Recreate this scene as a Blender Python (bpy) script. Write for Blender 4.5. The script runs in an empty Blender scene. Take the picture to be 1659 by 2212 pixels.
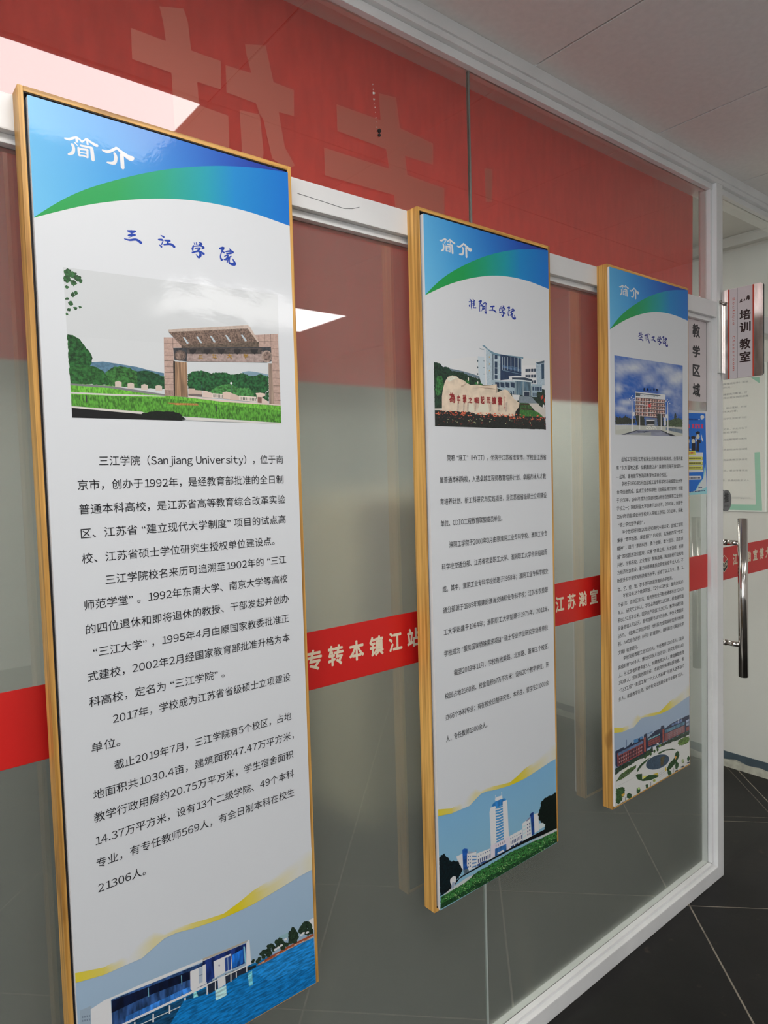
import bpy, bmesh, math, random
from mathutils import Vector, Matrix, noise
C = bpy.context.scene.collection
SC = bpy.context.scene

# ------------------------------------------------------------------ camera
cam_d = bpy.data.cameras.new('camera'); cam = bpy.data.objects.new('camera', cam_d); C.objects.link(cam)
F_PX = 1469.39                                   # focal length in pixels of the 1659 x 2212 frame
cam_d.sensor_fit = 'VERTICAL'; cam_d.sensor_height = 24.0; cam_d.lens = 24.0 * F_PX / 2212
cam_d.clip_start = 0.02
def cam_axes(y, p, r):
    f = Vector((math.sin(y)*math.cos(p), math.cos(y)*math.cos(p), math.sin(p)))
    rt = Vector((math.cos(y), -math.sin(y), 0)); up = rt.cross(f)
    return rt*math.cos(r)+up*math.sin(r), -rt*math.sin(r)+up*math.cos(r), f
rt, up, fw = cam_axes(math.radians(38.9425), math.radians(-3.0483), math.radians(-1.6141))
M = Matrix((rt, up, -fw)).transposed().to_4x4(); M.translation = Vector((0, -1.15, 1.535))
cam.matrix_world = M
SC.camera = cam
# ------------------------------------------------------------------ world, exposure
w = bpy.data.worlds.new('world'); SC.world = w; w.use_nodes = True
w.node_tree.nodes['Background'].inputs[0].default_value = (0.8, 0.85, 0.9, 1)
w.node_tree.nodes['Background'].inputs[1].default_value = 1.6
SC.view_settings.view_transform = 'Standard'; SC.view_settings.look = 'None'
SC.view_settings.gamma = 1; SC.view_settings.use_curve_mapping = False
SC.view_settings.exposure = 0.9
LIGHT_A, LIGHT_B, LIGHT_C, LIGHT_ROOM = (5.0, 6.8, 6.0, 9.5)   # strengths of the ceiling panels, the added room pair last

# ------------------------------------------------------------------ materials
def new_mat(name):
    m = bpy.data.materials.new(name); m.use_nodes = True; nt = m.node_tree
    for n in list(nt.nodes): nt.nodes.remove(n)
    out = nt.nodes.new('ShaderNodeOutputMaterial')
    return m, nt, out
def N(nt, t, **k):
    n = nt.nodes.new('ShaderNode' + t)
    for a, v in k.items():
        if hasattr(n, a): setattr(n, a, v)
        else: n.inputs[a].default_value = v
    return n
def noisy(nt, scale=(1, 1, 1), nscale=10, detail=4, c0=(0, 0, 0), c1=(1, 1, 1), p0=.3, p1=.7, rot=(0, 0, 0)):
    tc = N(nt, 'TexCoord'); mp = N(nt, 'Mapping'); mp.inputs['Scale'].default_value = scale; mp.inputs['Rotation'].default_value = rot
    nz = N(nt, 'TexNoise'); nz.inputs['Scale'].default_value = nscale; nz.inputs['Detail'].default_value = detail
    nt.links.new(tc.outputs['Object'], mp.inputs[0]); nt.links.new(mp.outputs[0], nz.inputs['Vector'])
    r = N(nt, 'ValToRGB'); e = r.color_ramp.elements
    e[0].position = p0; e[0].color = (*c0, 1); e[1].position = p1; e[1].color = (*c1, 1)
    nt.links.new(nz.outputs['Fac'], r.inputs[0])
    return r.outputs[0], nz.outputs['Fac']
def mat(name, col, rough=.5, metal=0, var=.0, nscale=8, scale=(1, 1, 1), bump=0, bscale=None, coat=0, coat_rough=.05, spec=.5, detail=4):
    m, nt, out = new_mat(name)
    b = N(nt, 'BsdfPrincipled'); b.inputs['Roughness'].default_value = rough; b.inputs['Metallic'].default_value = metal
    b.inputs['Coat Weight'].default_value = coat; b.inputs['Coat Roughness'].default_value = coat_rough; b.inputs['Specular IOR Level'].default_value = spec
    lo = tuple(max(0, c*(1-var)) for c in col); hi = tuple(min(1, c*(1+var)) for c in col)
    c, f = noisy(nt, scale, nscale, detail, lo, hi)
    nt.links.new(c, b.inputs['Base Color'])
    if bump:
        _, f2 = noisy(nt, scale, bscale or nscale*6, 3)
        bp = N(nt, 'Bump'); bp.inputs['Strength'].default_value = bump; bp.inputs['Distance'].default_value = .002
        nt.links.new(f2, bp.inputs['Height']); nt.links.new(bp.outputs[0], b.inputs['Normal'])
    nt.links.new(b.outputs[0], out.inputs[0])
    return m
def srgb(h):
    v = [int(h[i:i+2], 16)/255 for i in (0, 2, 4)]
    return tuple(x/12.92 if x <= .04045 else ((x+.055)/1.055)**2.4 for x in v)
def ink(*v): return tuple(max(.002, .93*(x/255/12.92 if x <= 10 else ((x/255+.055)/1.055)**2.4)-.008) for x in v)
def wood_mat(name, along='z'):
    m, nt, out = new_mat(name)
    b = N(nt, 'BsdfPrincipled'); b.inputs['Roughness'].default_value = .42
    sc = (90, 90, 2.2) if along == 'z' else (2.2, 90, 90)
    c1, f1 = noisy(nt, sc, 1.6, 8, srgb('a87631'), srgb('f0bc68'), .30, .62)
    sc2 = (22, 22, 1.2) if along == 'z' else (1.2, 22, 22)
    c2, f2 = noisy(nt, sc2, 1.0, 4, (.66, .6, .5), (1.08, 1.05, 1.0), .30, .62)
    mx = N(nt, 'Mix', data_type='RGBA', blend_type='MULTIPLY'); mx.inputs[0].default_value = .8
    nt.links.new(c1, mx.inputs[6]); nt.links.new(c2, mx.inputs[7])
    sc3 = (14, 14, 5) if along == 'z' else (5, 14, 14)
    c3, f3 = noisy(nt, sc3, 1.0, 2, (.45, .38, .3), (1, 1, 1), .3, .36)
    m2 = N(nt, 'Mix', data_type='RGBA', blend_type='MULTIPLY'); m2.inputs[0].default_value = .6
    nt.links.new(mx.outputs[2], m2.inputs[6]); nt.links.new(c3, m2.inputs[7])
    nt.links.new(m2.outputs[2], b.inputs['Base Color']); nt.links.new(b.outputs[0], out.inputs[0])
    return m
def glass_mat(name, tint, rough_film=None):
    """thin architectural pane: sharp Fresnel reflection on the outer side over clear or frosted transmission"""
    m, nt, out = new_mat(name)
    fr = N(nt, 'Fresnel'); fr.inputs['IOR'].default_value = 1.5
    geo = N(nt, 'NewGeometry'); inv = N(nt, 'Math', operation='SUBTRACT'); inv.inputs[0].default_value = 1
    nt.links.new(geo.outputs['Backfacing'], inv.inputs[1])
    mul = N(nt, 'Math', operation='MULTIPLY'); nt.links.new(fr.outputs[0], mul.inputs[0]); nt.links.new(inv.outputs[0], mul.inputs[1])
    two = N(nt, 'Math', operation='MULTIPLY', use_clamp=True); two.inputs[1].default_value = 1.95      # both faces of the pane reflect
    nt.links.new(mul.outputs[0], two.inputs[0])
    gl = N(nt, 'BsdfGlossy'); gl.inputs['Roughness'].default_value = .015; gl.inputs['Color'].default_value = (1, 1, 1, 1)
    if rough_film is None:
        tr = N(nt, 'BsdfTransparent'); tr.inputs['Color'].default_value = (*tint, 1); body = tr.outputs[0]
    else:
        rf = N(nt, 'BsdfRefraction'); rf.inputs['Color'].default_value = (*tint, 1); rf.inputs['IOR'].default_value = 1.3; rf.inputs['Roughness'].default_value = rough_film[0]
        tl = N(nt, 'BsdfTranslucent'); tl.inputs['Color'].default_value = (*rough_film[2], 1)
        df = N(nt, 'BsdfDiffuse'); df.inputs['Color'].default_value = (*rough_film[2], 1)
        m0 = N(nt, 'MixShader'); m0.inputs[0].default_value = .65
        nt.links.new(tl.outputs[0], m0.inputs[1]); nt.links.new(df.outputs[0], m0.inputs[2])
        m1 = N(nt, 'MixShader'); m1.inputs[0].default_value = rough_film[1]
        nt.links.new(rf.outputs[0], m1.inputs[1]); nt.links.new(m0.outputs[0], m1.inputs[2]); body = m1.outputs[0]
    ms = N(nt, 'MixShader'); nt.links.new(two.outputs[0], ms.inputs[0]); nt.links.new(body, ms.inputs[1]); nt.links.new(gl.outputs[0], ms.inputs[2])
    nt.links.new(ms.outputs[0], out.inputs[0])
    return m
def emit_mat(name, col, s):
    m, nt, out = new_mat(name); e = N(nt, 'Emission'); e.inputs[0].default_value = (*col, 1); e.inputs[1].default_value = s
    nt.links.new(e.outputs[0], out.inputs[0]); return m
def print_mat(name, rough, coat, bump):
    """ink on vinyl: colour from the 'ink' attribute, speckle of the printed photograph from 'grain'"""
    m, nt, out = new_mat(name)
    b = N(nt, 'BsdfPrincipled'); b.inputs['Roughness'].default_value = rough
    b.inputs['Coat Weight'].default_value = coat; b.inputs['Coat Roughness'].default_value = .07; b.inputs['Specular IOR Level'].default_value = .35
    a = N(nt, 'Attribute', attribute_name='ink'); g = N(nt, 'Attribute', attribute_name='grain'); am = N(nt, 'Attribute', attribute_name='amount')
    nz = N(nt, 'TexNoise'); nz.inputs['Scale'].default_value = 1; nz.inputs['Detail'].default_value = 2.5
    nt.links.new(g.outputs['Vector'], nz.inputs['Vector'])
    s = N(nt, 'MapRange'); s.inputs[1].default_value = .36; s.inputs[2].default_value = .64; s.inputs[3].default_value = -1.; s.inputs[4].default_value = 1.
    nt.links.new(nz.outputs['Fac'], s.inputs[0])
    mu = N(nt, 'Math', operation='MULTIPLY_ADD'); nt.links.new(s.outputs[0], mu.inputs[0]); nt.links.new(am.outputs['Fac'], mu.inputs[1]); mu.inputs[2].default_value = 1
    vm = N(nt, 'VectorMath', operation='SCALE'); nt.links.new(a.outputs['Vector'], vm.inputs[0]); nt.links.new(mu.outputs[0], vm.inputs['Scale'])
    nt.links.new(vm.outputs[0], b.inputs['Base Color'])
    if bump:
        _, f1 = noisy(nt, (1, 1, 1), 9, 2); _, f2 = noisy(nt, (1, 1, 1), 190, 2)
        ad = N(nt, 'Math', operation='MULTIPLY_ADD'); nt.links.new(f2, ad.inputs[0]); ad.inputs[1].default_value = .06; nt.links.new(f1, ad.inputs[2])
        bp = N(nt, 'Bump'); bp.inputs['Strength'].default_value = bump; bp.inputs['Distance'].default_value = .006
        nt.links.new(ad.outputs[0], bp.inputs['Height']); nt.links.new(bp.outputs[0], b.inputs['Coat Normal'])
    nt.links.new(b.outputs[0], out.inputs[0]); return m

WHITE_PVC = mat('white_frame', (.80, .80, .79), .35, var=.05, nscale=6)
def tile_mat():
    m = mat('black_floor_tile', (.0095, .0085, .008), .45, spec=.3, var=.35, nscale=5, bump=.15, bscale=30, detail=8)
    nt = m.node_tree; b = [n for n in nt.nodes if n.type == 'BSDF_PRINCIPLED'][0]; old = b.inputs['Base Color'].links[0].from_socket
    f, _ = noisy(nt, (1, 1, 1), 13, 5, (0, 0, 0), (1, 1, 1), .66, .74)     # dried brown splashes and scuffs
    f2, _ = noisy(nt, (1, 6, 1), 22, 3, (0, 0, 0), (1, 1, 1), .70, .78, rot=(0, 0, .6))
    ad = N(nt, 'Mix', data_type='RGBA', blend_type='ADD'); ad.inputs[0].default_value = 1; nt.links.new(f, ad.inputs[6]); nt.links.new(f2, ad.inputs[7])
    mx = N(nt, 'Mix', data_type='RGBA'); mx.inputs[7].default_value = (.06, .042, .032, 1)
    sc = N(nt, 'Math', operation='MULTIPLY'); sc.inputs[1].default_value = .6; nt.links.new(ad.outputs[2], sc.inputs[0]); nt.links.new(sc.outputs[0], mx.inputs[0])
    nt.links.new(old, mx.inputs[6]); nt.links.new(mx.outputs[2], b.inputs['Base Color']); return m
TILE = tile_mat()
GROUT = mat('grout', (.30, .26, .21), .8, var=.3, nscale=30)
CEIL = mat('ceiling_board', (.85, .82, .79), .9, var=.03, nscale=60, bump=.1)
DARK = mat('shadow_gap', (.008, .008, .010), .9)
WALL = mat('wall_paint', (.57, .555, .52), .7, var=.06, nscale=2, scale=(3, 3, .6))
WALL2 = mat('corridor_wall_paint', (.80, .79, .76), .8, var=.03, nscale=2)
PLASTER = mat('rough_plaster', (.42, .40, .34), .9, var=.3, nscale=25, bump=.6)
BLUEBAND = mat('slate_blue_paint', (.045, .068, .088), .6, var=.2, nscale=20)
BOARDW = mat('white_foam_board', (.80, .78, .77), .5)
BLACK = mat('black_tray', (.012, .009, .009), .6)
WOODV = wood_mat('oak_upright', 'z'); WOODH = wood_mat('oak_crosspiece', 'x')
GLASS = glass_mat('clear_glass', (.86, .89, .86))
GLASSD = glass_mat('door_glass', (.93, .95, .92))
FROST = glass_mat('frosted_glass', (.78, .82, .78), (.27, .24, (.52, .55, .50)))
SEAL = mat('clear_sealant', (.20, .20, .18), .3, var=.3, nscale=40, scale=(1, 1, .1))
def cloth_mat(name, col):
    m, nt, out = new_mat(name); c, _ = noisy(nt, (4, 1, 1), 14, 3, tuple(x*.93 for x in col), tuple(min(1, x*1.07) for x in col))
    d = N(nt, 'BsdfDiffuse'); t_ = N(nt, 'BsdfTranslucent'); x = N(nt, 'MixShader'); x.inputs[0].default_value = .5
    nt.links.new(c, d.inputs[0]); nt.links.new(c, t_.inputs[0]); nt.links.new(d.outputs[0], x.inputs[1]); nt.links.new(t_.outputs[0], x.inputs[2]); nt.links.new(x.outputs[0], out.inputs[0])
    return m
BANNER = cloth_mat('red_banner_cloth', srgb('dc625a'))
REDFILM = mat('red_film', srgb('d2201c'), .4, var=.03)
CREAM = mat('cream_lettering', srgb('e6d9bd'), .5)
STEEL = mat('polished_steel', (.62, .58, .54), .12, metal=1)
BRUSH = mat('brushed_steel', (.62, .58, .56), .22, metal=1, var=.25, nscale=7, scale=(6, 6, 1))
BLACKINK = mat('black_lettering', (.010, .010, .012), .5)
DARKINK = mat('charcoal_lettering', (.010, .010, .013), .6, spec=.2)
BROWNINK = mat('dark_brown_lettering', (.03, .010, .007), .4)
ORANGE = mat('orange_red_line', srgb('c8442c'), .4)
INK = print_mat('vinyl_print', .42, .45, .2)
PAPER = print_mat('paper_print', .7, .0, 0)
MUSTARD = mat('mustard_lettering', (.42, .24, .04), .5)
REDINK = mat('dark_red_lettering', (.32, .025, .025), .5)
SIGNW = mat('sign_face_white', (.66, .60, .60), .35)
GREYPLASTIC = mat('grey_sticker', (.17, .17, .175), .45)
ACRYL = mat('clear_acrylic_edge', (.75, .78, .74), .15)
BEIGE = mat('beige_cabinet_laminate', (.50, .40, .26), .6, var=.08, nscale=4)
SCREW = mat('glue_residue', (.55, .53, .48), .4)

# ------------------------------------------------------------------ helpers
def box(bm, x0, x1, y0, y1, z0, z1, bev=0):
    r = bmesh.ops.create_cube(bm, size=1)
    for v in r['verts']: v.co = Vector(((x0+x1)/2+v.co.x*(x1-x0), (y0+y1)/2+v.co.y*(y1-y0), (z0+z1)/2+v.co.z*(z1-z0)))
    if bev: bmesh.ops.bevel(bm, geom=list({e for v in r['verts'] for e in v.link_edges}), offset=bev, segments=2, affect='EDGES', profile=.7)
def cyl(bm, a, b, r, seg=28, r2=None):
    a = Vector(a); b = Vector(b); d = b-a
    res = bmesh.ops.create_cone(bm, cap_ends=True, segments=seg, radius1=r, radius2=r if r2 is None else r2, depth=d.length)
    q = d.to_track_quat('Z', 'Y').to_matrix().to_4x4(); q.translation = (a+b)/2
    bmesh.ops.transform(bm, matrix=q, verts=res['verts'])
def obj(name, bm, m, parent=None, smooth=False):
    me = bpy.data.meshes.new(name); bm.to_mesh(me); bm.free()
    return obj_me(name, me, m, parent, smooth)
def obj_me(name, me, m, parent=None, smooth=False):
    if not me.materials: me.materials.append(m)
    if smooth:
        for p in me.polygons: p.use_smooth = True
    o = bpy.data.objects.new(name, me); C.objects.link(o)
    if parent is not None: o.parent = parent; o.matrix_parent_inverse = parent.matrix_world.inverted() if False else Matrix.Translation(-Vector(parent.get('at', (0, 0, 0))))
    return o
def B(name, m, parent, x0, x1, y0, y1, z0, z1, bev=0):
    bm = bmesh.new(); box(bm, x0, x1, y0, y1, z0, z1, bev); return obj(name, bm, m, parent)
def empty(name, at):
    o = bpy.data.objects.new(name, None); o.empty_display_size = .1; o.location = at; o['at'] = tuple(at); C.objects.link(o); return o
def tag(o, label, cat, group=None):
    o['label'] = label; o['category'] = cat
    if group: o['group'] = group
    return o
def struct(o): o['kind'] = 'structure'; return o

# text: every glyph as a flat mesh
GL = {}
def glyph(ch):
    """outline of one character as a flat mesh; Latin letters and digits take the shapes of the wide set"""
    if ch not in GL:
        c = chr(ord(ch)+0xFEE0) if ch.isalnum() and ord(ch) < 127 or ch in '.()@' else ch
        def mesh_of(s):
            cu = bpy.data.curves.new('lettering', 'FONT'); cu.body = s; cu.size = 1; cu.resolution_u = 3
            o = bpy.data.objects.new('lettering', cu); C.objects.link(o); bpy.context.view_layer.update()
            me = bpy.data.meshes.new_from_object(o.evaluated_get(bpy.context.evaluated_depsgraph_get()))
            r = [v.co.copy() for v in me.vertices], [tuple(p.vertices) for p in me.polygons]
            bpy.data.objects.remove(o); bpy.data.curves.remove(cu); bpy.data.meshes.remove(me); return r
        if 'em' not in GL:
            a = mesh_of('国')[0]; b = mesh_of('国国')[0]; GL['em'] = max(v.x for v in b)-max(v.x for v in a)
        em = GL['em']; vs, fs = mesh_of(c)
        if not vs: GL[ch] = ([], [], .3*em)
        elif c != ch or ch in '“”':
            x0 = min(v.x for v in vs); w_ = max(v.x for v in vs)-x0; pad = .05 if c != ch else .06
            if c != ch and ch not in '.()1': w_ = max(w_, .34*em) if ch.isdigit() else w_
            for v in vs: v.x += pad*em-x0
            GL[ch] = (vs, fs, (w_+2*pad*em) if ch != '1' else .55*em)
            if ch == '1':
                for v in vs: v.x += .06*em
        else: GL[ch] = (vs, fs, em)
    return GL[ch]
def text_mesh(s, weight=0.0, spacing=1.0):
    V = []; F = []; x = 0
    for ch in s:
        vs, fs, adv = glyph(ch); n = len(V)
        V += [Vector((v.x+x, v.y, 0)) for v in vs]; F += [tuple(i+n for i in p) for p in fs]; x += adv*spacing
    return V, F
class Flat:
    """collects flat lettering; place(s, f) maps text units to the world through f(x, y)"""
    def __init__(s, normal=(0, -1, 0)): s.v = []; s.f = []; s.n = Vector(normal)
    def add(s, txt, f, weight=0, spacing=1.0, fit=None, fith=None):
        vs, fs = text_mesh(txt, 0, spacing)
        if not vs: return
        x0 = min(v.x for v in vs); x1 = max(v.x for v in vs); y0 = min(v.y for v in vs); y1 = max(v.y for v in vs)
        w = weight                                   # bold: the same glyph again, shifted by the stroke weight
        sh = [(0, 0)] if w <= 0 else ([(-w, 0), (w, 0)] if w < .02 else [(w*math.cos(a*math.pi/4), w*math.sin(a*math.pi/4)) for a in range(8)])
        x0 -= w; x1 += w; y0 -= w; y1 += w
        for k, (dx, dy) in enumerate(sh):
            n = len(s.v)
            for v in vs:
                x = (v.x+dx-x0)/(x1-x0) if fit else v.x+dx
                y = (v.y+dy-y0)/(y1-y0) if fith else v.y+dy
                s.v.append(Vector(f(x, y))+s.n*(k*8e-6))
            s.f += [tuple(i+n for i in p) for p in fs]
        return x1-x0
    def build(s, name, m, parent):
        me = bpy.data.meshes.new(name); me.from_pydata(s.v, [], s.f); return obj_me(name, me, m, parent)

# printed artwork: flat pieces of ink stacked a few hundredths of a millimetre apart
GR = {0: (1, 1), 1: (230, 230), 2: (420, 160), 3: (420, 420), 4: (260, 18), 5: (120, 30), 6: (60, 300), 7: (45, 45), 8: (20, 110), 9: (16, 20)}
def clip(poly):
    for ax, val, g in ((0, 0, 1), (0, 1999, -1), (1, 0, 1), (1, 3999, -1)):
        out = []
        for i in range(len(poly)):
            a, b = poly[i-1], poly[i]; ia = (a[ax]-val)*g >= 0; ib = (b[ax]-val)*g >= 0
            if ia != ib:
                t = (val-a[ax])/(b[ax]-a[ax]); out.append((a[0]+(b[0]-a[0])*t, a[1]+(b[1]-a[1])*t))
            if ib: out.append(b)
        poly = out
        if len(poly) < 3: return None
    return poly
class Ink:
    def __init__(s, to3, step=3e-5, seed=1):
        s.to3 = to3; s.step = step; s.fat = 1.12; s.v = []; s.f = []; s.col = []; s.am = []; s.gr = []; s.bb = []; s.rg = random.Random(seed)
    def layer(s, P):
        x0 = min(p[0] for p in P); x1 = max(p[0] for p in P); y0 = min(p[1] for p in P); y1 = max(p[1] for p in P)
        l = 1+max([b[4] for b in s.bb if b[0] < x1 and b[1] > x0 and b[2] < y1 and b[3] > y0], default=0)
        s.bb.append((x0, x1, y0, y1, l)); return l
    def poly(s, c, n, k, P, l=None, cols=None):
        P = clip(P) if cols is None else P
        if not P: return
        if l is None: l = s.layer(P)
        b = len(s.v); g = GR[k]
        if cols is None:                                   # tessellated by Blender from one n-gon
            s.f.append(tuple(range(b, b+len(P))))
        for i, (u, v) in enumerate(P):
            w = s.to3(u/1999, v/3999, l*s.step); s.v.append(w)
            s.col.append(c if cols is None else cols[i]); s.am.append(n)
            a = u*g[0]/4550; d = v*g[1]/2550
            s.gr.append((a, d, l*3.1))
    def grid(s, cols_fn, top, bot, ny=8, l=1):
        """colour gradient between an upper and a lower outline"""
        b = len(s.v); n = len(top)
        for i in range(n):
            for j in range(ny+1):
                u = top[i][0]+(bot[i][0]-top[i][0])*j/ny; v = top[i][1]+(bot[i][1]-top[i][1])*j/ny
                s.v.append(s.to3(u, v, l*s.step)); s.col.append(cols_fn(u, v, i/(n-1), j/ny)); s.am.append(0); s.gr.append((0, 0, 0))
        for i in range(n-1):
            for j in range(ny):
                a = b+i*(ny+1)+j; s.f.append((a, a+1, a+ny+2, a+ny+1))
    def draw(s, data):
        for ln in data.strip().split('\n'):
            r = ln.split(); t = int(r[0]); c = ink(*[int(x) for x in r[1:4]])
            if t == 3:
                q = [int(x) for x in r[4:]]; s.stroke(c, [(q[i], q[i+1], q[i+2]) for i in range(0, len(q), 3)]); continue
            n = int(r[4])/10; k = int(r[5]); r = r[6:]
            if t == 0:
                q = [int(x) for x in r]; s.poly(c, n, k, [(q[i], q[i+1]) for i in range(0, len(q), 2)])
            elif t == 1:
                nx, ny = int(r[0]), int(r[1]); fx, fy = float(r[2]), float(r[3]); q = [int(x) for x in r[4:]]
                Q = [Vector((q[i], q[i+1])) for i in (0, 2, 4, 6)]
                f = lambda a, b: Q[0]*(1-a)*(1-b)+Q[1]*a*(1-b)+Q[2]*a*b+Q[3]*(1-a)*b
                l = s.layer([tuple(p) for p in Q])
                for i in range(nx):
                    for j in range(ny):
                        a0 = (i+.5-fx/2)/nx; a1 = (i+.5+fx/2)/nx; b0 = (j+.5-fy/2)/ny; b1 = (j+.5+fy/2)/ny
                        s.poly(c, n, k, [tuple(f(a0, b0)), tuple(f(a1, b0)), tuple(f(a1, b1)), tuple(f(a0, b1))], l)
            elif t == 2:
                m = int(r[0]); q = [int(x) for x in r[1:]]; P = []
                for i in range(abs(m)):
                    a = 2*math.pi*i/abs(m); h = s.rg.uniform(.8, 1.2) if m < 0 else 1
                    P.append((q[0]+h*(q[2]*math.cos(a)+q[4]*math.sin(a)), q[1]+h*(q[3]*math.cos(a)+q[5]*math.sin(a))))
                s.poly(c, n, k, P)
    def stroke(s, c, pts):
        """one brush stroke: centre line (u, v) with its width in 0.05 mm"""
        X = [Vector((p[0]*MU, p[1]*MV)) for p in pts]; W = [p[2]*5e-5/2*s.fat for p in pts]; P = []; R = []
        for i in range(len(X)-1):
            p0, p1, p2, p3 = X[max(0, i-1)], X[i], X[i+1], X[min(len(X)-1, i+2)]; m = 4 if len(X) > 2 else 2
            for j in range(m):
                t = j/m; P.append(.5*((2*p1)+(p2-p0)*t+(2*p0-5*p1+4*p2-p3)*t*t+(3*p1-p0-3*p2+p3)*t**3)); R.append(W[i]*(1-t)+W[i+1]*t)
        P.append(X[-1]); R.append(W[-1]); L = []; Q = []
        for i in range(len(P)):
            d = (P[min(i+1, len(P)-1)]-P[max(i-1, 0)]).normalized(); n = Vector((-d.y, d.x))
            if i == 0: L.append(P[0]-d*R[0]*.7+n*R[0]*.35); Q.append(P[0]-d*R[0]*.7-n*R[0]*.35)
            L.append(P[i]+n*R[i]); Q.append(P[i]-n*R[i])
            if i == len(P)-1: L.append(P[i]+d*R[i]*.7+n*R[i]*.35); Q.append(P[i]+d*R[i]*.7-n*R[i]*.35)
        for i in range(len(L)-1):
            s.nl = getattr(s, 'nl', 0)+1; s.poly(c, 0, 0, [(p.x/MU, p.y/MV) for p in (L[i], L[i+1], Q[i+1], Q[i])], 2+s.nl*.05)
    def build(s, name, m, parent):
        me = bpy.data.meshes.new(name); me.from_pydata(s.v, [], s.f)
        a = me.attributes.new('ink', 'FLOAT_COLOR', 'POINT'); a.data.foreach_set('color', [x for c in s.col for x in (*c, 1)])
        a = me.attributes.new('grain', 'FLOAT_VECTOR', 'POINT'); a.data.foreach_set('vector', [x for c in s.gr for x in c])
        a = me.attributes.new('amount', 'FLOAT', 'POINT'); a.data.foreach_set('value', s.am)
        return obj_me(name, me, m, parent)
MU = .4386/1999; MV = 1.568/3999

# ------------------------------------------------------------------ the setting: floor with diagonal tiles
XL, XR, YF, YK, ZC, ZR = -4.5, 3.48, -5.2, 3.6, 2.579, 2.64
fl = struct(B('floor', GROUT, None, XL, XR, YF, YK, -.06, -.0015))
q2 = math.sqrt(.5)
def clip_rect(P, x0, x1, y0, y1):
    for ax, val, g in ((0, x0, 1), (0, x1, -1), (1, y0, 1), (1, y1, -1)):
        out = []
        for i in range(len(P)):
            a, b = P[i-1], P[i]; ia = (a[ax]-val)*g >= 0; ib = (b[ax]-val)*g >= 0
            if ia != ib:
                t = (val-a[ax])/(b[ax]-a[ax]); out.append((a[0]+(b[0]-a[0])*t, a[1]+(b[1]-a[1])*t))
            if ib: out.append(b)
        P = out
        if len(P) < 3: return None
    return P
shared = None; g = .0030; rg = random.Random(7)
for i in range(-14, 14):
    for j in range(-14, 14):
        u0 = 1.590+.603*i; v0 = 1.597+.603*j; u1 = u0+.603; v1 = v0+.603
        P = [((a+b)*q2, (a-b)*q2) for a, b in ((u0+g, v0+g), (u1-g, v0+g), (u1-g, v1-g), (u0+g, v1-g))]
        if max(p[0] for p in P) < XL or min(p[0] for p in P) > XR or max(p[1] for p in P) < YF or min(p[1] for p in P) > YK: continue
        Q = clip_rect(P, XL+.002, XR-.002, YF+.002, YK-.002)
        if not Q: continue
        whole = len(Q) == 4 and all(abs(a[0]-b[0])+abs(a[1]-b[1]) < 1e-9 for a, b in zip(sorted(P), sorted(Q)))
        cx = sum(p[0] for p in P)/4; cy = sum(p[1] for p in P)/4
        if whole and shared:
            o = bpy.data.objects.new('tile', shared)
            C.objects.link(o)
        else:
            Q = Q[::-1]
            area = sum(Q[k-1][0]*Q[k][1]-Q[k][0]*Q[k-1][1] for k in range(len(Q)))
            if area < 0: Q = Q[::-1]
            bm = bmesh.new(); vs = [bm.verts.new((p[0]-cx, p[1]-cy, -.0014)) for p in Q]; f = bm.faces.new(vs)
            r = bmesh.ops.extrude_face_region(bm, geom=[f]); bmesh.ops.translate(bm, vec=(0, 0, .0014), verts=[e for e in r['geom'] if isinstance(e, bmesh.types.BMVert)])
            bmesh.ops.recalc_face_normals(bm, faces=bm.faces)
            o = obj('tile', bm, TILE)
            if whole: shared = o.data
        o.location = (cx, cy, rg.uniform(-.0002, .0)); o.parent = fl

# walls
wr = struct(B('wall_right', WALL, None, XR, XR+.12, YF, YK, 0, 2.72))
struct(B('wall_back', WALL, None, XL-.12, XR+.12, YK, YK+.12, 0, 2.72))
struct(B('wall_front', WALL2, None, XL-.12, XR+.12, YF-.12, YF, 0, 2.72))
struct(B('wall_middle', WALL2, None, XL, -1.40, 0, .065, 0, ZC))
bb = struct(B('baseboard_right', BLUEBAND, None, XR-.004, XR, YF, YK, .030, .079))
bm = bmesh.new(); rg = random.Random(2); n = 150; vs = []
for i in range(n+1):                                    # ragged strip of bare plaster below the painted band
    y = YF+(YK-YF)*i/n; h = .036+rg.uniform(-.004, .006)+(.012 if rg.random() < .08 else 0)
    vs.append([bm.verts.new((XR-.006-d, y, z)) for d, z in ((0, 0), (0.0, h))] + [bm.verts.new((XR, y, h)), bm.verts.new((XR, y, 0))])
for a, b in zip(vs, vs[1:]):
    for k in range(4): bm.faces.new((a[k], b[k], b[(k+1) % 4], a[(k+1) % 4]))
bm.faces.new(vs[0]); bm.faces.new(vs[-1][::-1]); bmesh.ops.recalc_face_normals(bm, faces=bm.faces)
obj('plaster_strip', bm, PLASTER, bb)
struct(B('trim_1', WALL, None, XR-.05, XR, .07, YK, 2.592, 2.64, .004))

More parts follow.
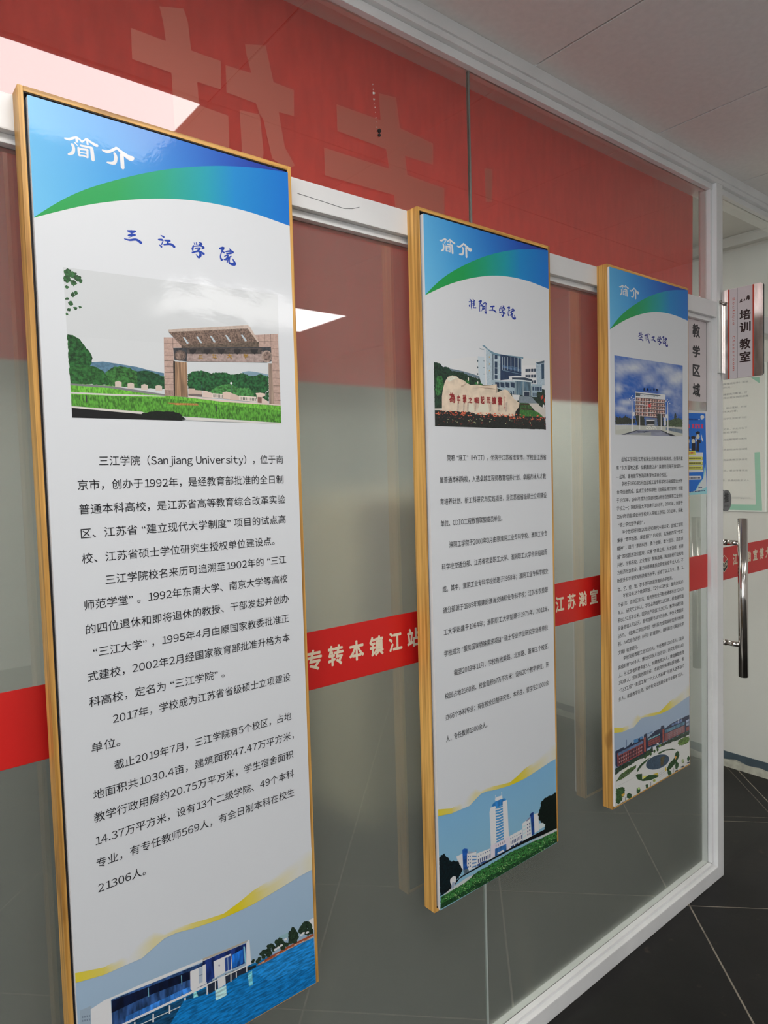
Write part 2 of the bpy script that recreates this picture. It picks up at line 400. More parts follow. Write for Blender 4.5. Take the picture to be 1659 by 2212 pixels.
# ceilings
ce = struct(B('ceiling', DARK, None, XL, XR, YF, 0.0, ZC+.006, ZC+.05))
xs = [1.467+.6*k for k in range(-10, 5)]; xs = [XL] + [x for x in xs if XL+.05 < x < XR-.05] + [XR]
ys = [0.0] + [-.58-.6*k for k in range(0, 8)]; ys = [y for y in ys if y > YF+.05] + [YF]
lights = [(-.333, .867, -.58, -1.18, LIGHT_A), (1.467, 2.667, -2.38, -2.98, LIGHT_B), (-.333, .867, -3.58, -4.18, LIGHT_C), (-2.733, -1.533, -1.78, -2.38, LIGHT_C)]  # the last panel is added out of view for more corridor light
tiles = {}
for a, b in zip(xs, xs[1:]):
    for c, d in zip(ys, ys[1:]):
        cx, cy = (a+b)/2, (c+d)/2
        if any(l[0] < cx < l[1] and l[3] < cy < l[2] for l in lights): continue
        key = (round(b-a, 3), round(c-d, 3)); g = .0032
        if key not in tiles:
            bm = bmesh.new(); sx, sy = (b-a)/2-g, (c-d)/2-g
            box(bm, -sx, sx, -sy, sy, 0, .006); o = obj('ceiling_panel', bm, CEIL); tiles[key] = o.data
        else: o = bpy.data.objects.new('ceiling_panel', tiles[key]); C.objects.link(o)
        o.location = (cx, cy, ZC); o.parent = ce
LN = ['large lit ceiling panel in the corridor nearest the first framed poster', 'lit ceiling panel over the middle of the corridor, away from the glass', 'lit ceiling panel at the far side of the corridor behind the camera', 'lit ceiling panel behind the camera, furthest left']
LM = {}
def ceiling_light(x0, x1, y1, y0, z, s, label):
    e = empty('ceiling_light', ((x0+x1)/2, (y0+y1)/2, z)); tag(e, label, 'light', 'lit panels in the corridor ceiling')
    bm = bmesh.new(); t = .018
    for q in ((x0+.003, x1-.003, y0+.003, y0+t), (x0+.003, x1-.003, y1-t, y1-.003), (x0+.003, x0+t, y0+t, y1-t), (x1-t, x1-.003, y0+t, y1-t)): box(bm, *q, z-.004, z+.006)
    obj('light_frame', bm, WHITE_PVC, e)
    if s not in LM: LM[s] = emit_mat('led_diffuser', (1, .97, .95), s)
    B('diffuser', LM[s], e, x0+t, x1-t, y0+t, y1-t, z-.001, z+.005)
for l, lb in zip(lights, LN): ceiling_light(*l[:4], ZC, l[4], lb)
c2 = struct(B('ceiling_room', WALL, None, XL, XR, .115, YK, ZR, ZR+.06)); c2.name = 'ceiling_back'
for k, (x0, y1) in enumerate(((.3, 1.5), (2.0, 1.9))):  # panels added to light the room and the back of the banner
    ceiling_light(x0, x0+1.2, y1, y1-.6, ZR-.008, LIGHT_ROOM, ['lit ceiling panel in the classroom behind the frosted glass', 'lit ceiling panel in the classroom nearest its end wall'][k])

# ------------------------------------------------------------------ glazed partition
PX = 1.2555
win = struct(empty('window_1', (-1.40, 0, 0)))
B('head_rail', WHITE_PVC, win, -1.40, XR, 0, .112, 2.533, ZC-.0005, .002)
B('head_rail', WHITE_PVC, win, -1.40, XR, .014, .05, 2.512, 2.533, .0015)
B('head_cap', WHITE_PVC, win, -1.40, XR, -.006, .0, 2.548, ZC-.0005)
B('post', WHITE_PVC, win, 2.476, 2.522, 0, .065, 0, 2.5329, .0025)
B('post', WHITE_PVC, win, -1.40, -1.35, 0, .065, 0, 2.5329, .0025)
B('post_bead', WHITE_PVC, win, 2.462, 2.476, .016, .05, .062, 2.512, .0015)
B('transom', WHITE_PVC, win, -1.35, 2.4759, 0, .065, 2.064, 2.118, .0025)
B('glazing_bead', WHITE_PVC, win, -1.35, 2.462, .014, .05, 2.050, 2.0639, .0015)
B('sill_rail', WHITE_PVC, win, -1.35, 2.4759, 0, .065, 0, .050, .003)
B('sill_bead', WHITE_PVC, win, -1.35, 2.462, .014, .05, .0501, .060, .002)
for a, b in ((-1.35, PX-.0022), (PX+.0022, 2.462)):
    B('clear_pane', GLASS, win, a, b, .030, .035, 2.118, 2.512)
    B('frosted_pane', FROST, win, a, b, .030, .035, .060, 2.050)
B('sealant_joint', SEAL, win, PX-.0022, PX+.0022, .0288, .0362, 2.119, 2.511)
B('sealant_joint', mat('pale_sealant', (.45, .50, .46), .3), win, PX-.0028, PX+.0028, .0288, .0362, .061, 2.049)
bm = bmesh.new(); rg = random.Random(4)
for i in range(11):                                         # thin run of dried glue on the upper pane
    t = i/10; z = 2.382-.10*t+rg.uniform(-.002, .002); h = rg.uniform(.002, .007)*(1.5 if i < 4 else .6)
    cyl(bm, (.9555+.008*t+rg.uniform(-.001, .001), .0285, z), (.9555+.008*t, .030, z-h*.4), h*.35, 8, h*.2)
obj('glue_run', bm, SCREW, win)
bm = bmesh.new(); cyl(bm, (.969, .026, 2.286), (.969, .030, 2.286), .0042, 12); cyl(bm, (.969, .027, 2.277), (.969, .030, 2.277), .0035, 10); obj('glue_blob', bm, BLACK, win)
bm = bmesh.new()
for (xa, za), (xb, zb) in zip([(.735, 2.089), (.80, 2.0865), (.845, 2.0845), (.868, 2.089), (.884, 2.095)], [(.80, 2.0865), (.845, 2.0845), (.868, 2.089), (.884, 2.095), (.886, 2.096)]): cyl(bm, (xa, -.0002, za), (xb, -.0002, zb), .0006, 5)
obj('pencil_scratch', bm, GREYPLASTIC, win)
struct(B('window_2', GLASSD, None, 2.522, 3.43, .030, .035, 2.118, 2.512))

dr = struct(empty('door_1', (2.53, .03, 0)))
B('door_head', WHITE_PVC, dr, 2.5221, 3.43, 0, .065, 2.052, 2.118, .0025)
B('door_post', WHITE_PVC, dr, 3.43, 3.4795, 0, .065, 0, 2.5329, .0025)
B('door_leaf', GLASSD, dr, 2.527, 3.425, .024, .034, .008, 2.048)
ha = empty('door_handle', (2.553, .0, 0)); ha.parent = dr; ha.matrix_parent_inverse = Matrix.Translation((-2.53, -.03, 0))
HX, HY = 2.552, -.056
bm = bmesh.new(); cyl(bm, (HX-.002, HY, 1.3445), (HX+.006, HY, .7615), .0165, 40); bmesh.ops.bevel(bm, geom=[e for e in bm.edges if len(e.link_faces) == 2 and e.calc_face_angle() > 1], offset=.0012, segments=2, affect='EDGES')
obj('grip_bar', bm, STEEL, ha, True)
for z in (1.254, .880):
    bm = bmesh.new(); cyl(bm, (HX, HY+.01, z), (HX, .010, z), .0095, 24); cyl(bm, (HX, .002, z), (HX, .012, z), .0115, 24); cyl(bm, (HX, .012, z), (HX, .0235, z), .0105, 24)
    obj('standoff', bm, STEEL, ha, True)

# ------------------------------------------------------------------ red banner behind the glass
BX0, BX1, BZ1, BZ0, BY = -1.34, 2.545, 2.566, 1.745, .120
bn = empty('banner', (.6, BY, BZ1)); tag(bn, 'long red cloth banner with faint reversed characters hanging behind the glass', 'banner')
bm = bmesh.new(); n = 120; rows = []
for i in range(n+1):
    x = BX0+(BX1-BX0)*i/n; rows.append([bm.verts.new((x-(.02*(1-z/1) if i == n else 0), BY+.003*math.sin(x*9)*(1-z)*1.2, BZ0+(BZ1-BZ0)*z)) for z in (0, .25, .5, .75, 1)])
for a, b in zip(rows, rows[1:]):
    for k in range(4): bm.faces.new((a[k], b[k], b[k+1], a[k+1]))
bmesh.ops.solidify(bm, geom=bm.faces, thickness=.0008)
obj('banner_cloth', bm, BANNER, bn)
bm = bmesh.new(); cyl(bm, (BX0, BY+.004, BZ1), (BX1, BY+.004, BZ1), .006, 12); obj('hanging_rod', bm, WHITE_PVC, bn)

# lettering and film on the glass
def strip(name, x0, x1, y, z0, z1, label, z_c, letters, weight=.03):
    e = empty(name, ((x0+x1)/2, y, (z0+z1)/2)); tag(e, label, 'film strip')
    B('film', REDFILM, e, x0, x1, y-.0004, y, z0, z1)
    F = Flat()
    for ch, xc, wd in letters:
        if x0 < xc-wd/2 and xc+wd/2 < x1:
            F = Flat(); F.add(ch, lambda x, yy, xc=xc, wd=wd: (xc+(x-.5)*wd, y-.0006, z_c+(yy-.5)*.0445), weight, fit=True, fith=True)
            F.build('character', CREAM, e)
    return e
word = '江苏瀚宣博大专转本镇江站'
L = []
for base in (.424, 1.585, 2.756):
    for k, ch in enumerate(word):
        xc = base+k*.0552 if base > .5 else base+.0552*k
        L.append((ch, xc, .040))
s1 = strip('film_strip', -1.35, 2.462, .0298, 1.0965, 1.2175, 'long red film strip with cream characters across the frosted glass panes', 1.1575, [l for l in L if l[1] < 2.22])
s2 = strip('film_strip', 2.5275, 3.424, .0238, 1.1085, 1.2310, 'red film strip with cube emblem on the glass door behind the handle', 1.178, [(c, x, .040) for c, x in zip(word[:7]+'转本镇', [2.672+.0588*k for k in range(10)])])
def poly_obj(name, m, parent, P, th, fn):
    bm = bmesh.new(); vs = [bm.verts.new(fn(a, b, 0)) for a, b in P]; f = bm.faces.new(vs)
    r = bmesh.ops.extrude_face_region(bm, geom=[f]); 
    tops = [e for e in r['geom'] if isinstance(e, bmesh.types.BMVert)]
    d = Vector(fn(0, 0, th))-Vector(fn(0, 0, 0)); bmesh.ops.translate(bm, vec=d, verts=tops); bmesh.ops.recalc_face_normals(bm, faces=bm.faces)
    return obj(name, bm, m, parent)
# cube emblem on the door strip
def emblem(xc, zc, r, y, parent):
    fn = lambda a, b, t: (xc+a*r, y-t, zc+b*r)
    hexa = [(0, 1.2), (.95, .62), (.95, -.62), (0, -1.2), (-.95, -.62), (-.95, .62)]
    poly_obj('emblem_outline', CREAM, parent, hexa, .0002, fn)
    f2 = lambda a, b, t: (xc+a*r, y-.0003-t, zc+b*r)
    poly_obj('emblem_top', REDFILM, parent, [(0, 1.08), (.82, .60), (0, .12), (-.82, .60)], .0002, f2)
    poly_obj('emblem_side', BLACKINK, parent, [(.07, .0), (.86, .48), (.86, -.02), (.07, -.50)], .0002, f2)
    poly_obj('emblem_side', BLACKINK, parent, [(-.07, .0), (-.86, .48), (-.86, -.02), (-.07, -.50)], .0002, f2)
    poly_obj('emblem_base', BLACKINK, parent, [(-.86, -.16), (0, -.66), (.86, -.16), (.86, -.56), (0, -1.08), (-.86, -.56)], .0002, f2)
    f3 = lambda a, b, t: (xc+a*r, y-.0006-t, zc+b*r)
    poly_obj('emblem_mark', CREAM, parent, [(.25, -.1), (.7, .18), (.7, .08), (.4, -.12), (.7, .02), (.7, -.06), (.25, -.32)], .0002, f3)
emblem(2.581, 1.170, .0275, .0234, s2)

# ------------------------------------------------------------------ framed posters
HV = {"UP": [[0.0018, 0.1115], [0.0779, 0.0922], [0.1561, 0.0766], [0.2368, 0.0641], [0.3465, 0.0487], [0.4527, 0.0358], [0.5737, 0.0239], [0.6913, 0.0145], [0.8258, 0.0065], [1.0023, -0.0002]], "LO": [[0.0017, 0.1119], [0.0837, 0.1005], [0.1771, 0.0887], [0.2746, 0.079], [0.3767, 0.0704], [0.4838, 0.0634], [0.5962, 0.0588], [0.7142, 0.057], [0.8386, 0.0577], [1.0015, 0.0623]], "YT": [[0.0084, 0.848], [0.0979, 0.8555], [0.1352, 0.8545], [0.1605, 0.8533], [0.1855, 0.8557], [0.2124, 0.849], [0.2392, 0.845], [0.2861, 0.8419], [0.3254, 0.8494], [0.3739, 0.8488], [0.4374, 0.8513], [0.5028, 0.8545], [0.5703, 0.8569], [0.6331, 0.8526], [0.7063, 0.8457], [0.7812, 0.8422], [0.8768, 0.834], [0.9397, 0.8277], [1.0011, 0.8242]], "YB": [[0.0065, 0.8581], [0.0965, 0.8633], [0.1336, 0.8635], [0.1586, 0.8636], [0.184, 0.8639], [0.2097, 0.8641], [0.2357, 0.8644], [0.2832, 0.8587], [0.3246, 0.8541], [0.373, 0.8542], [0.4363, 0.8577], [0.5018, 0.86], [0.5694, 0.8619], [0.6315, 0.8624], [0.7036, 0.8621], [0.7784, 0.8598], [0.8732, 0.8564], [0.9356, 0.854], [0.9967, 0.8527]]}
TXT = {'P1': [
    ('三江学院（Sanjiang University），位于南', 0.17, 0.926, 0.3398, 0.0),
    ('京市，创办于1992年，是经教育部批准的全日制', 0.094, 0.924, 0.3634, -0.0),
    ('普通本科高校，是江苏省高等教育综合改革实验', 0.094, 0.929, 0.3874, 0.0003),
    ('区、江苏省 “建立现代大学制度” 项目的试点高', 0.096, 0.928, 0.4113, 0.0006),
    ('校、江苏省硕士学位研究生授权单位建设点。', 0.095, 0.87, 0.4361, 0.0018),
    ('三江学院校名来历可追溯至1902年的 “三江', 0.172, 0.924, 0.4596, 0.0007),
    ('师范学堂” 。1992年东南大学、南京大学等高校', 0.096, 0.926, 0.4827, 0.002),
    ('的四位退休和即将退休的教授、干部发起并创办', 0.096, 0.93, 0.507, 0.0012),
    ('“三江大学” ，1995年4月由原国家教委批准正', 0.117, 0.926, 0.5311, 0.0023),
    ('式建校，2002年2月经国家教育部批准升格为本', 0.094, 0.928, 0.5547, 0.003),
    ('科高校，定名为 “三江学院” 。', 0.094, 0.617, 0.5806, 0.0041),
    ('2017年，学校成为江苏省省级硕士立项建设', 0.173, 0.923, 0.6028, 0.0017),
    ('单位。', 0.094, 0.195, 0.6273, 0.0031),
    ('截止2019年7月，三江学院有5个校区，占地', 0.17, 0.921, 0.6509, 0.0024),
    ('地面积共1030.4亩，建筑面积47.47万平方米，', 0.092, 0.93, 0.6753, 0.0046),
    ('教学行政用房约20.75万平方米，学生宿舍面积', 0.091, 0.924, 0.6987, 0.0027),
    ('14.37万平方米，设有13个二级学院、49个本科', 0.092, 0.923, 0.7226, 0.0033),
    ('专业，有专任教师569人，有全日制本科在校生', 0.091, 0.923, 0.746, 0.0035),
    ('21306人。', 0.092, 0.265, 0.7719, 0.0062)],
'P2': [
    ('简称 “淮工”（HYIT），坐落于江苏省淮安市，学校是江苏省', 0.126, 0.951, 0.3386, -0.0003),
    ('属普通本科院校，入选卓越工程师教育培养计划、卓越农林人才教', 0.069, 0.945, 0.3702, 0.0007),
    ('育培养计划、新工科研究与实践项目，是江苏省省级硕士立项建设', 0.069, 0.948, 0.4016, 0.0016),
    ('单位、CDIO工程教育联盟成员单位。', 0.069, 0.548, 0.433, 0.0009),
    ('淮阴工学院于2000年3月由原淮阴工业专科学校、淮阴工业专', 0.127, 0.949, 0.4649, 0.0018),
    ('科学校交通分部、江苏省农垦职工大学、淮阴职工大学合并组建而', 0.07, 0.946, 0.4961, 0.0026),
    ('成。其中，淮阴工业专科学校始建于1958年；淮阴工业专科学校交', 0.071, 0.953, 0.5284, 0.0024),
    ('通分部源于1985年筹建的淮海交通职业专科学校；江苏省农垦职', 0.071, 0.947, 0.5593, 0.0035),
    ('工大学始建于1964年；淮阴职工大学始建于1975年。2011年，', 0.072, 0.952, 0.5914, 0.0028),
    ('学校成为 “服务国家特殊需求项目” 硕士专业学位研究生培养单位', 0.072, 0.942, 0.623, 0.002),
    ('截至2019年11月，学校有枚乘路、北京路、萧湖三个校区，', 0.14, 0.949, 0.6547, 0.0024),
    ('校园占地2560亩，校舍面积67万平方米；设有20个教学单位，开', 0.071, 0.944, 0.6859, 0.0021),
    ('办66个本科专业；有在校全日制研究生、本科生、留学生21000余', 0.071, 0.941, 0.7172, 0.0023),
    ('人，专任教师1300余人。', 0.071, 0.39, 0.7496, 0.0034)],
'P3': [
    ('盐城工学院是江苏省属全日制普通本科高校，坐落于素', 0.115, 0.915, 0.3472, -0.001),
    ('有 “东方湿地之都、仙鹤麋鹿之乡” 美誉的沿海开放城市—', 0.055, 0.922, 0.3627, 0.0001),
    ('—盐城，建有建军东路和希望大道两个校区。', 0.055, 0.697, 0.3791, 0.0013),
    ('学校于1996年5月由盐城工业专科学校与盐城职业大学', 0.116, 0.908, 0.3927, -0.0011),
    ('合并组建而成。盐城工业专科学校（始名盐城工学院）创建', 0.057, 0.913, 0.4079, -0.0009),
    ('于1958年，1986年成为全国建材类3所示范性高等工业专科', 0.056, 0.912, 0.4234, -0.0011),
    ('学校之一；盐城职业大学创建于1985年。2000年，创建于', 0.056, 0.911, 0.4382, 0.0004),
    ('1964年的盐城会计学校并入盐城工学院。2018年，获批', 0.057, 0.912, 0.4536, 0.0005),
    ('“硕士学位授予单位” 。', 0.074, 0.393, 0.4695, 0.0025),
    ('半个世纪特别是20世纪90年代中期以来，盐城工学院', 0.118, 0.912, 0.4834, -0.0),
    ('秉承 “笃学格致、厚德重行” 的校训，弘扬新四军 “铁军', 0.057, 0.912, 0.4981, -0.0007),
    ('精神” ，践行 “崇尚科学、勇于创新、敢于担当、追求卓', 0.056, 0.914, 0.513, -0.0004),
    ('越” 的校园主流价值观，实施 “质量立校、人才强校、科研', 0.056, 0.916, 0.5288, -0.0005),
    ('兴校、学科名校、文化塑校” 发展战略，围绕建材行业和地', 0.056, 0.916, 0.5437, -0.0002),
    ('方经济社会建设，着力培养高素质应用型高级专业人才，不', 0.055, 0.916, 0.5582, -0.0017),
    ('断提升科学研究和科技服务水平，形成了以工为主，理、工、', 0.055, 0.93, 0.5736, -0.0004),
    ('文、艺、经、管、农多学科协调发展的办学格局。', 0.057, 0.76, 0.5904, 0.0014),
    ('学校设有18个教学院部，72个本科专业，面向全国30', 0.12, 0.911, 0.6036, -0.0013),
    ('个省(市、自治区)招生，现有在校全日制普通本科生22000', 0.057, 0.916, 0.619, -0.0016),
    ('多人、研究生256人。学校占地面积2282亩，校舍建筑面', 0.056, 0.916, 0.6336, -0.0019),
    ('积60.52万平方米，固定资产总值22.9亿元，教学科研仪器', 0.056, 0.913, 0.6484, -0.0017),
    ('设备总值3.31亿元。图书馆藏书185万余册，中外文数据库', 0.056, 0.913, 0.663, -0.0008),
    ('35个。《盐城工学院学报》社科版为全国高校优秀社科期', 0.056, 0.912, 0.6782, -0.0011),
    ('刊、AMI综合评价（A刊）扩展期刊，自科版为《美国化学', 0.055, 0.918, 0.6929, -0.0012),
    ('文摘》收录期刊。', 0.057, 0.294, 0.7093, 0.0018),
    ('学校现有教职工近1600人，专任教师1300多人，其中', 0.118, 0.915, 0.7228, -0.0009),
    ('高级职称700多人、博士500多人(含在读)、研究生导师140', 0.056, 0.912, 0.7376, -0.0005),
    ('人。长江学者特聘专家5人、特聘教授24人，聘请兼职教授', 0.058, 0.917, 0.753, -0.0019),
    ('180多人。现有国务院和省、市政府特殊津贴获得者、省', 0.058, 0.915, 0.767, 0.0001),
    ('“333工程” “青蓝工程” “六大人才高峰” 培养人选等180', 0.063, 0.917, 0.7822, -0.0011),
    ('多人，省级教学名师、省市有突出贡献中青年专家等18人。', 0.057, 0.905, 0.7984, 0.0035)]}
TW = (.0, .004, .0)
IN_PHOTO = [[('三', 0.5712, 0.227, 0.019, 0.0039), ('江', 0.6308, 0.2251, 0.0202, 0.0045), ('大', 0.6952, 0.2233, 0.0215, 0.0051), ('学', 0.7678, 0.2216, 0.0215, 0.005)], [('為', 0.1728, 0.2516, 0.0453, 0.0147), ('中', 0.2206, 0.2532, 0.0229, 0.0127), ('華', 0.265, 0.2523, 0.0278, 0.0128), ('之', 0.3089, 0.2534, 0.0293, 0.0086), ('崛', 0.3569, 0.2528, 0.0344, 0.0093), ('起', 0.404, 0.252, 0.0291, 0.012), ('而', 0.4524, 0.2516, 0.0331, 0.0095), ('讀', 0.4974, 0.2517, 0.0336, 0.0116), ('書', 0.5467, 0.2512, 0.0366, 0.0134)], [('盐', 0.3997, 0.213, 0.0228, 0.0057), ('城', 0.4408, 0.2125, 0.023, 0.0054), ('工', 0.4829, 0.2128, 0.0198, 0.0039), ('学', 0.5219, 0.2118, 0.0211, 0.0055), ('院', 0.5631, 0.2121, 0.0237, 0.0053)]]
def lerp3(a, b, t): return tuple(x+(y-x)*t for x, y in zip(a, b))
def ramp(stops, t):
    for (a, ca), (b, cb) in zip(stops, stops[1:]):
        if t <= b: return lerp3(ca, cb, max(0, (t-a)/(b-a)))
    return stops[-1][1]
h = lambda s: tuple(c for c in srgb(s))
SKYTOP = [(0, h('5bb2e6')), (.25, h('3b96dc')), (.5, h('1f76cf')), (.7, h('1657bc')), (.85, h('1d3fa6')), (1, h('23308f'))]
SKYLOW = [(0, h('6cc0ea')), (.3, h('3ea6e4')), (.6, h('1f7ad2')), (.8, h('1a4cb4')), (1, h('22369a'))]
GREENS = [(0, h('1ca048')), (.28, h('12a052')), (.45, h('0ea37c')), (.62, h('089fb0')), (.75, h('0589cf')), (1, h('0273d0'))]
YI = [.95, .85, .5, .35, .05, .1, .25, .5, .4, .55, .75, .85, .95, 1, .85, .55, .3, .12, .3]
PAPERW = (.715, .735, .755)
PRINT_SKY = [0.0474, 0.157, 0.9212, 0.1561, 0.9151, 0.2807, 0.0504, 0.2844]
CL = [(430, 330, 330, 130, .9), (150, 420, 130, 180, .6), (780, 560, 170, 130, .65), (1150, 360, 220, 130, .75), (1380, 570, 230, 170, 1.0), (1500, 480, 130, 110, .9), (1180, 860, 150, 90, .8), (1420, 980, 170, 190, .35),
      (130, 790, 80, 120, .85), (280, 1110, 160, 75, .85), (170, 1250, 130, 60, .7), (330, 1320, 230, 70, .45), (700, 180, 500, 90, .45), (960, 720, 90, 90, .4), (1400, 1250, 220, 120, .35), (670, 690, 60, 70, .4)]
def cloud_sky(I):
    # soft clouds of the printed sky; positions in tenths of a pixel of the print
    Q = [(PRINT_SKY[0], PRINT_SKY[1]), (PRINT_SKY[2], PRINT_SKY[3]), (PRINT_SKY[4], PRINT_SKY[5]), (PRINT_SKY[6], PRINT_SKY[7])]
    def fn(u, v, a, b):
        x = 55+a*1505; y = 62+b*1560+a*200*(1-b); q = 0
        q = noise.fractal(Vector((x/170, y/120, 3.3)), 1, 2, 4)*.28
        for cx, cy, rx, ry, s_ in CL:
            d = ((x-cx)/rx)**2+((y-cy)/ry)**2; q = max(q, 0)+s_*math.exp(-d*1.1)*(1-max(q, 0)) if d < 6 else q
        q = min(1, max(0, q+noise.fractal(Vector((x/60, y/50, 9.3)), 1, 2, 4)*.14))
        return lerp3(ink(14, 100, 196), ink(222, 228, 234), q**1.05)
    top = [(Q[0][0]+(Q[1][0]-Q[0][0])*i/44, Q[0][1]+(Q[1][1]-Q[0][1])*i/44) for i in range(45)]
    bot = [(Q[3][0]+(Q[2][0]-Q[3][0])*i/44, Q[3][1]+(Q[2][1]-Q[3][1])*i/44) for i in range(45)]
    I.grid(fn, top, bot, 44, 1); I.bb.append((0, 1999, 0, 1999, 1))
def poster(idx, L, R, T, Bt, x0, x1, zt, zb, label, photo, lower, title, em, lowcols, clouds):
    e = empty('framed_poster', ((L+R)/2, 0, Bt)); tag(e, label, 'poster', 'tall oak framed posters hanging on the glass partition')
    D = .033; s = .0075
    def rail(a, b, c, d, m): return B('frame_rail', m, e, a, b, -D, 0, c, d, .0008)
    rail(L, L+s, Bt, T, WOODV); rail(R-s, R, Bt, T, WOODV); rail(L+s+.0001, R-s-.0001, T-s, T, WOODH); rail(L+s+.0001, R-s-.0001, Bt, Bt+s, WOODH)
    bm = bmesh.new(); q = s+.0003; k = .0011                  # black tray with a thin upstanding lip inside the oak
    box(bm, L+q, R-q, -.008, -.001, Bt+q, T-q); box(bm, L+q, R-q, -.0318, -.008, T-q-k, T-q); box(bm, L+q, R-q, -.0318, -.008, Bt+q, Bt+q+k)
    box(bm, L+q, L+q+k, -.0318, -.008, Bt+q, T-q); box(bm, R-q-k, R-q, -.0318, -.008, Bt+q, T-q)
    obj('tray', bm, BLACK, e)
    bd = B('poster_board', BOARDW, e, x0, x1, -.0388, -.009, zb, zt, .0006)
    to3 = lambda u, v, l: (x0+u*(x1-x0), -.0389-l, zt-v*(zt-zb))
    I = Ink(to3); I.poly(PAPERW, 0, 0, [(0, 0), (1999, 0), (1999, 3999), (0, 3999)], 0); I.build('vinyl_sheet', INK, bd)
    # heading: blue field, green swoosh, white brush heading
    I = Ink(to3)
    up_ = HV['UP']; lo = HV['LO']
    def res(c, n=36):
        o = []; c = [(0, c[0][1])]+[tuple(p) for p in c[1:-1]]+[(1, c[-1][1])]
        for i in range(n+1):
            u = i/n
            for a, b in zip(c, c[1:]):
                if a[0]-1e-3 <= u*1.0+1e-9 <= b[0]+1e-3 or b is c[-1]:
                    t = min(1, max(0, (u-a[0])/(b[0]-a[0]))); o.append((u, max(0, a[1]+(b[1]-a[1])*t))); break
        return o
    def smooth(c):
        for _ in range(3): c = [c[0]]+[(c[i][0], (c[i-1][1]+2*c[i][1]+c[i+1][1])/4) for i in range(1, len(c)-1)]+[c[-1]]
        return c
    U = smooth(res(up_)); W = smooth(res(lo)); top = [(u, 0.) for u, _ in U]
    U = [(u, min(a, b-.0001)) for (u, a), (_, b) in zip(U, W)]
    I.grid(lambda u, v, s_, t: lerp3(ramp(SKYTOP, u), ramp(SKYLOW, u), min(1, v/.11)), top, U)
    I.grid(lambda u, v, s_, t: ramp(GREENS, u), U, W, 4)
    I.draw(HEADING_STROKES); I.build('heading_print', INK, bd)
    I = Ink(to3, seed=idx)
    if clouds: cloud_sky(I)
    I.draw(photo); I.build('photo_print', INK, bd)
    for tg in title.split('~'):                       # one brushed character each
        I = Ink(to3); I.fat = (1.45, 1.5, 1.7)[idx-1]; I.draw(tg); I.build('title_character', INK, bd)
    I = Ink(to3, seed=idx+5)
    YB = HV['YB']; base = [(round(a*1999), round(b*3999)) for a, b in YB]
    base = [(0, base[0][1])]+base[1:-1]+[(1999, base[-1][1])]
    I.grid(lambda u, v, s_, t: lerp3(lowcols[0], lowcols[1], t), [(a/1999, b/3999) for a, b in base], [(a/1999, 1.) for a, b in base], 4, 1)
    I.bb.append((0, 1999, 3000, 3999, 1)); I.draw(lower)
    YT = HV['YT']; yel = h('e2ce18')
    nb = [(0, YT[0][1])]+[tuple(p) for p in YT[1:-1]]+[(1, YT[-1][1])]; nl = [(0, YB[0][1])]+[tuple(p) for p in YB[1:-1]]+[(1, YB[-1][1])]
    lm = max(b[4] for b in I.bb)+1
    def yc(u, v, s_, t):
        k = s_*(len(YI)-1); i = min(int(k), len(YI)-2); q = YI[i]+(YI[i+1]-YI[i])*(k-i)
        return lerp3(PAPERW, yel, q*(min(1, t*2.2) if q < .7 else 1))
    I.grid(yc, nb, nl, 4, lm)
    o = I.build('lower_print', INK, bd)
    # lettering inside the printed photographs
    F = Flat()
    for ch, uc, vc, wu, hv_ in IN_PHOTO[idx-1]:
        F.add(ch, lambda x, y, uc=uc, vc=vc, wu=wu, hv_=hv_: (x0+(uc+(x-.5)*wu)*(x1-x0), -.0399, zt-(vc-(y-.5)*hv_)*(zt-zb)), .03, fit=True, fith=True)
    F.build('photo_lettering', (MUSTARD, REDINK, DARKINK)[idx-1], bd)
    # body text, one line after another
    F = Flat(); nf = [1.0]
    for txt, ua, ub, v, dv in TXT['P%d' % idx]:
        W_ = (ub-ua)*(x1-x0); zz = zt-v*(zt-zb)
        F.add(txt, lambda x, y, ua=ua, W_=W_, zz=zz: (x0+ua*(x1-x0)+x*W_, -.0394, zz+(y-.37)*em), TW[idx-1], fit=True)
    F.build('body_text', DARKINK, bd)
    return e

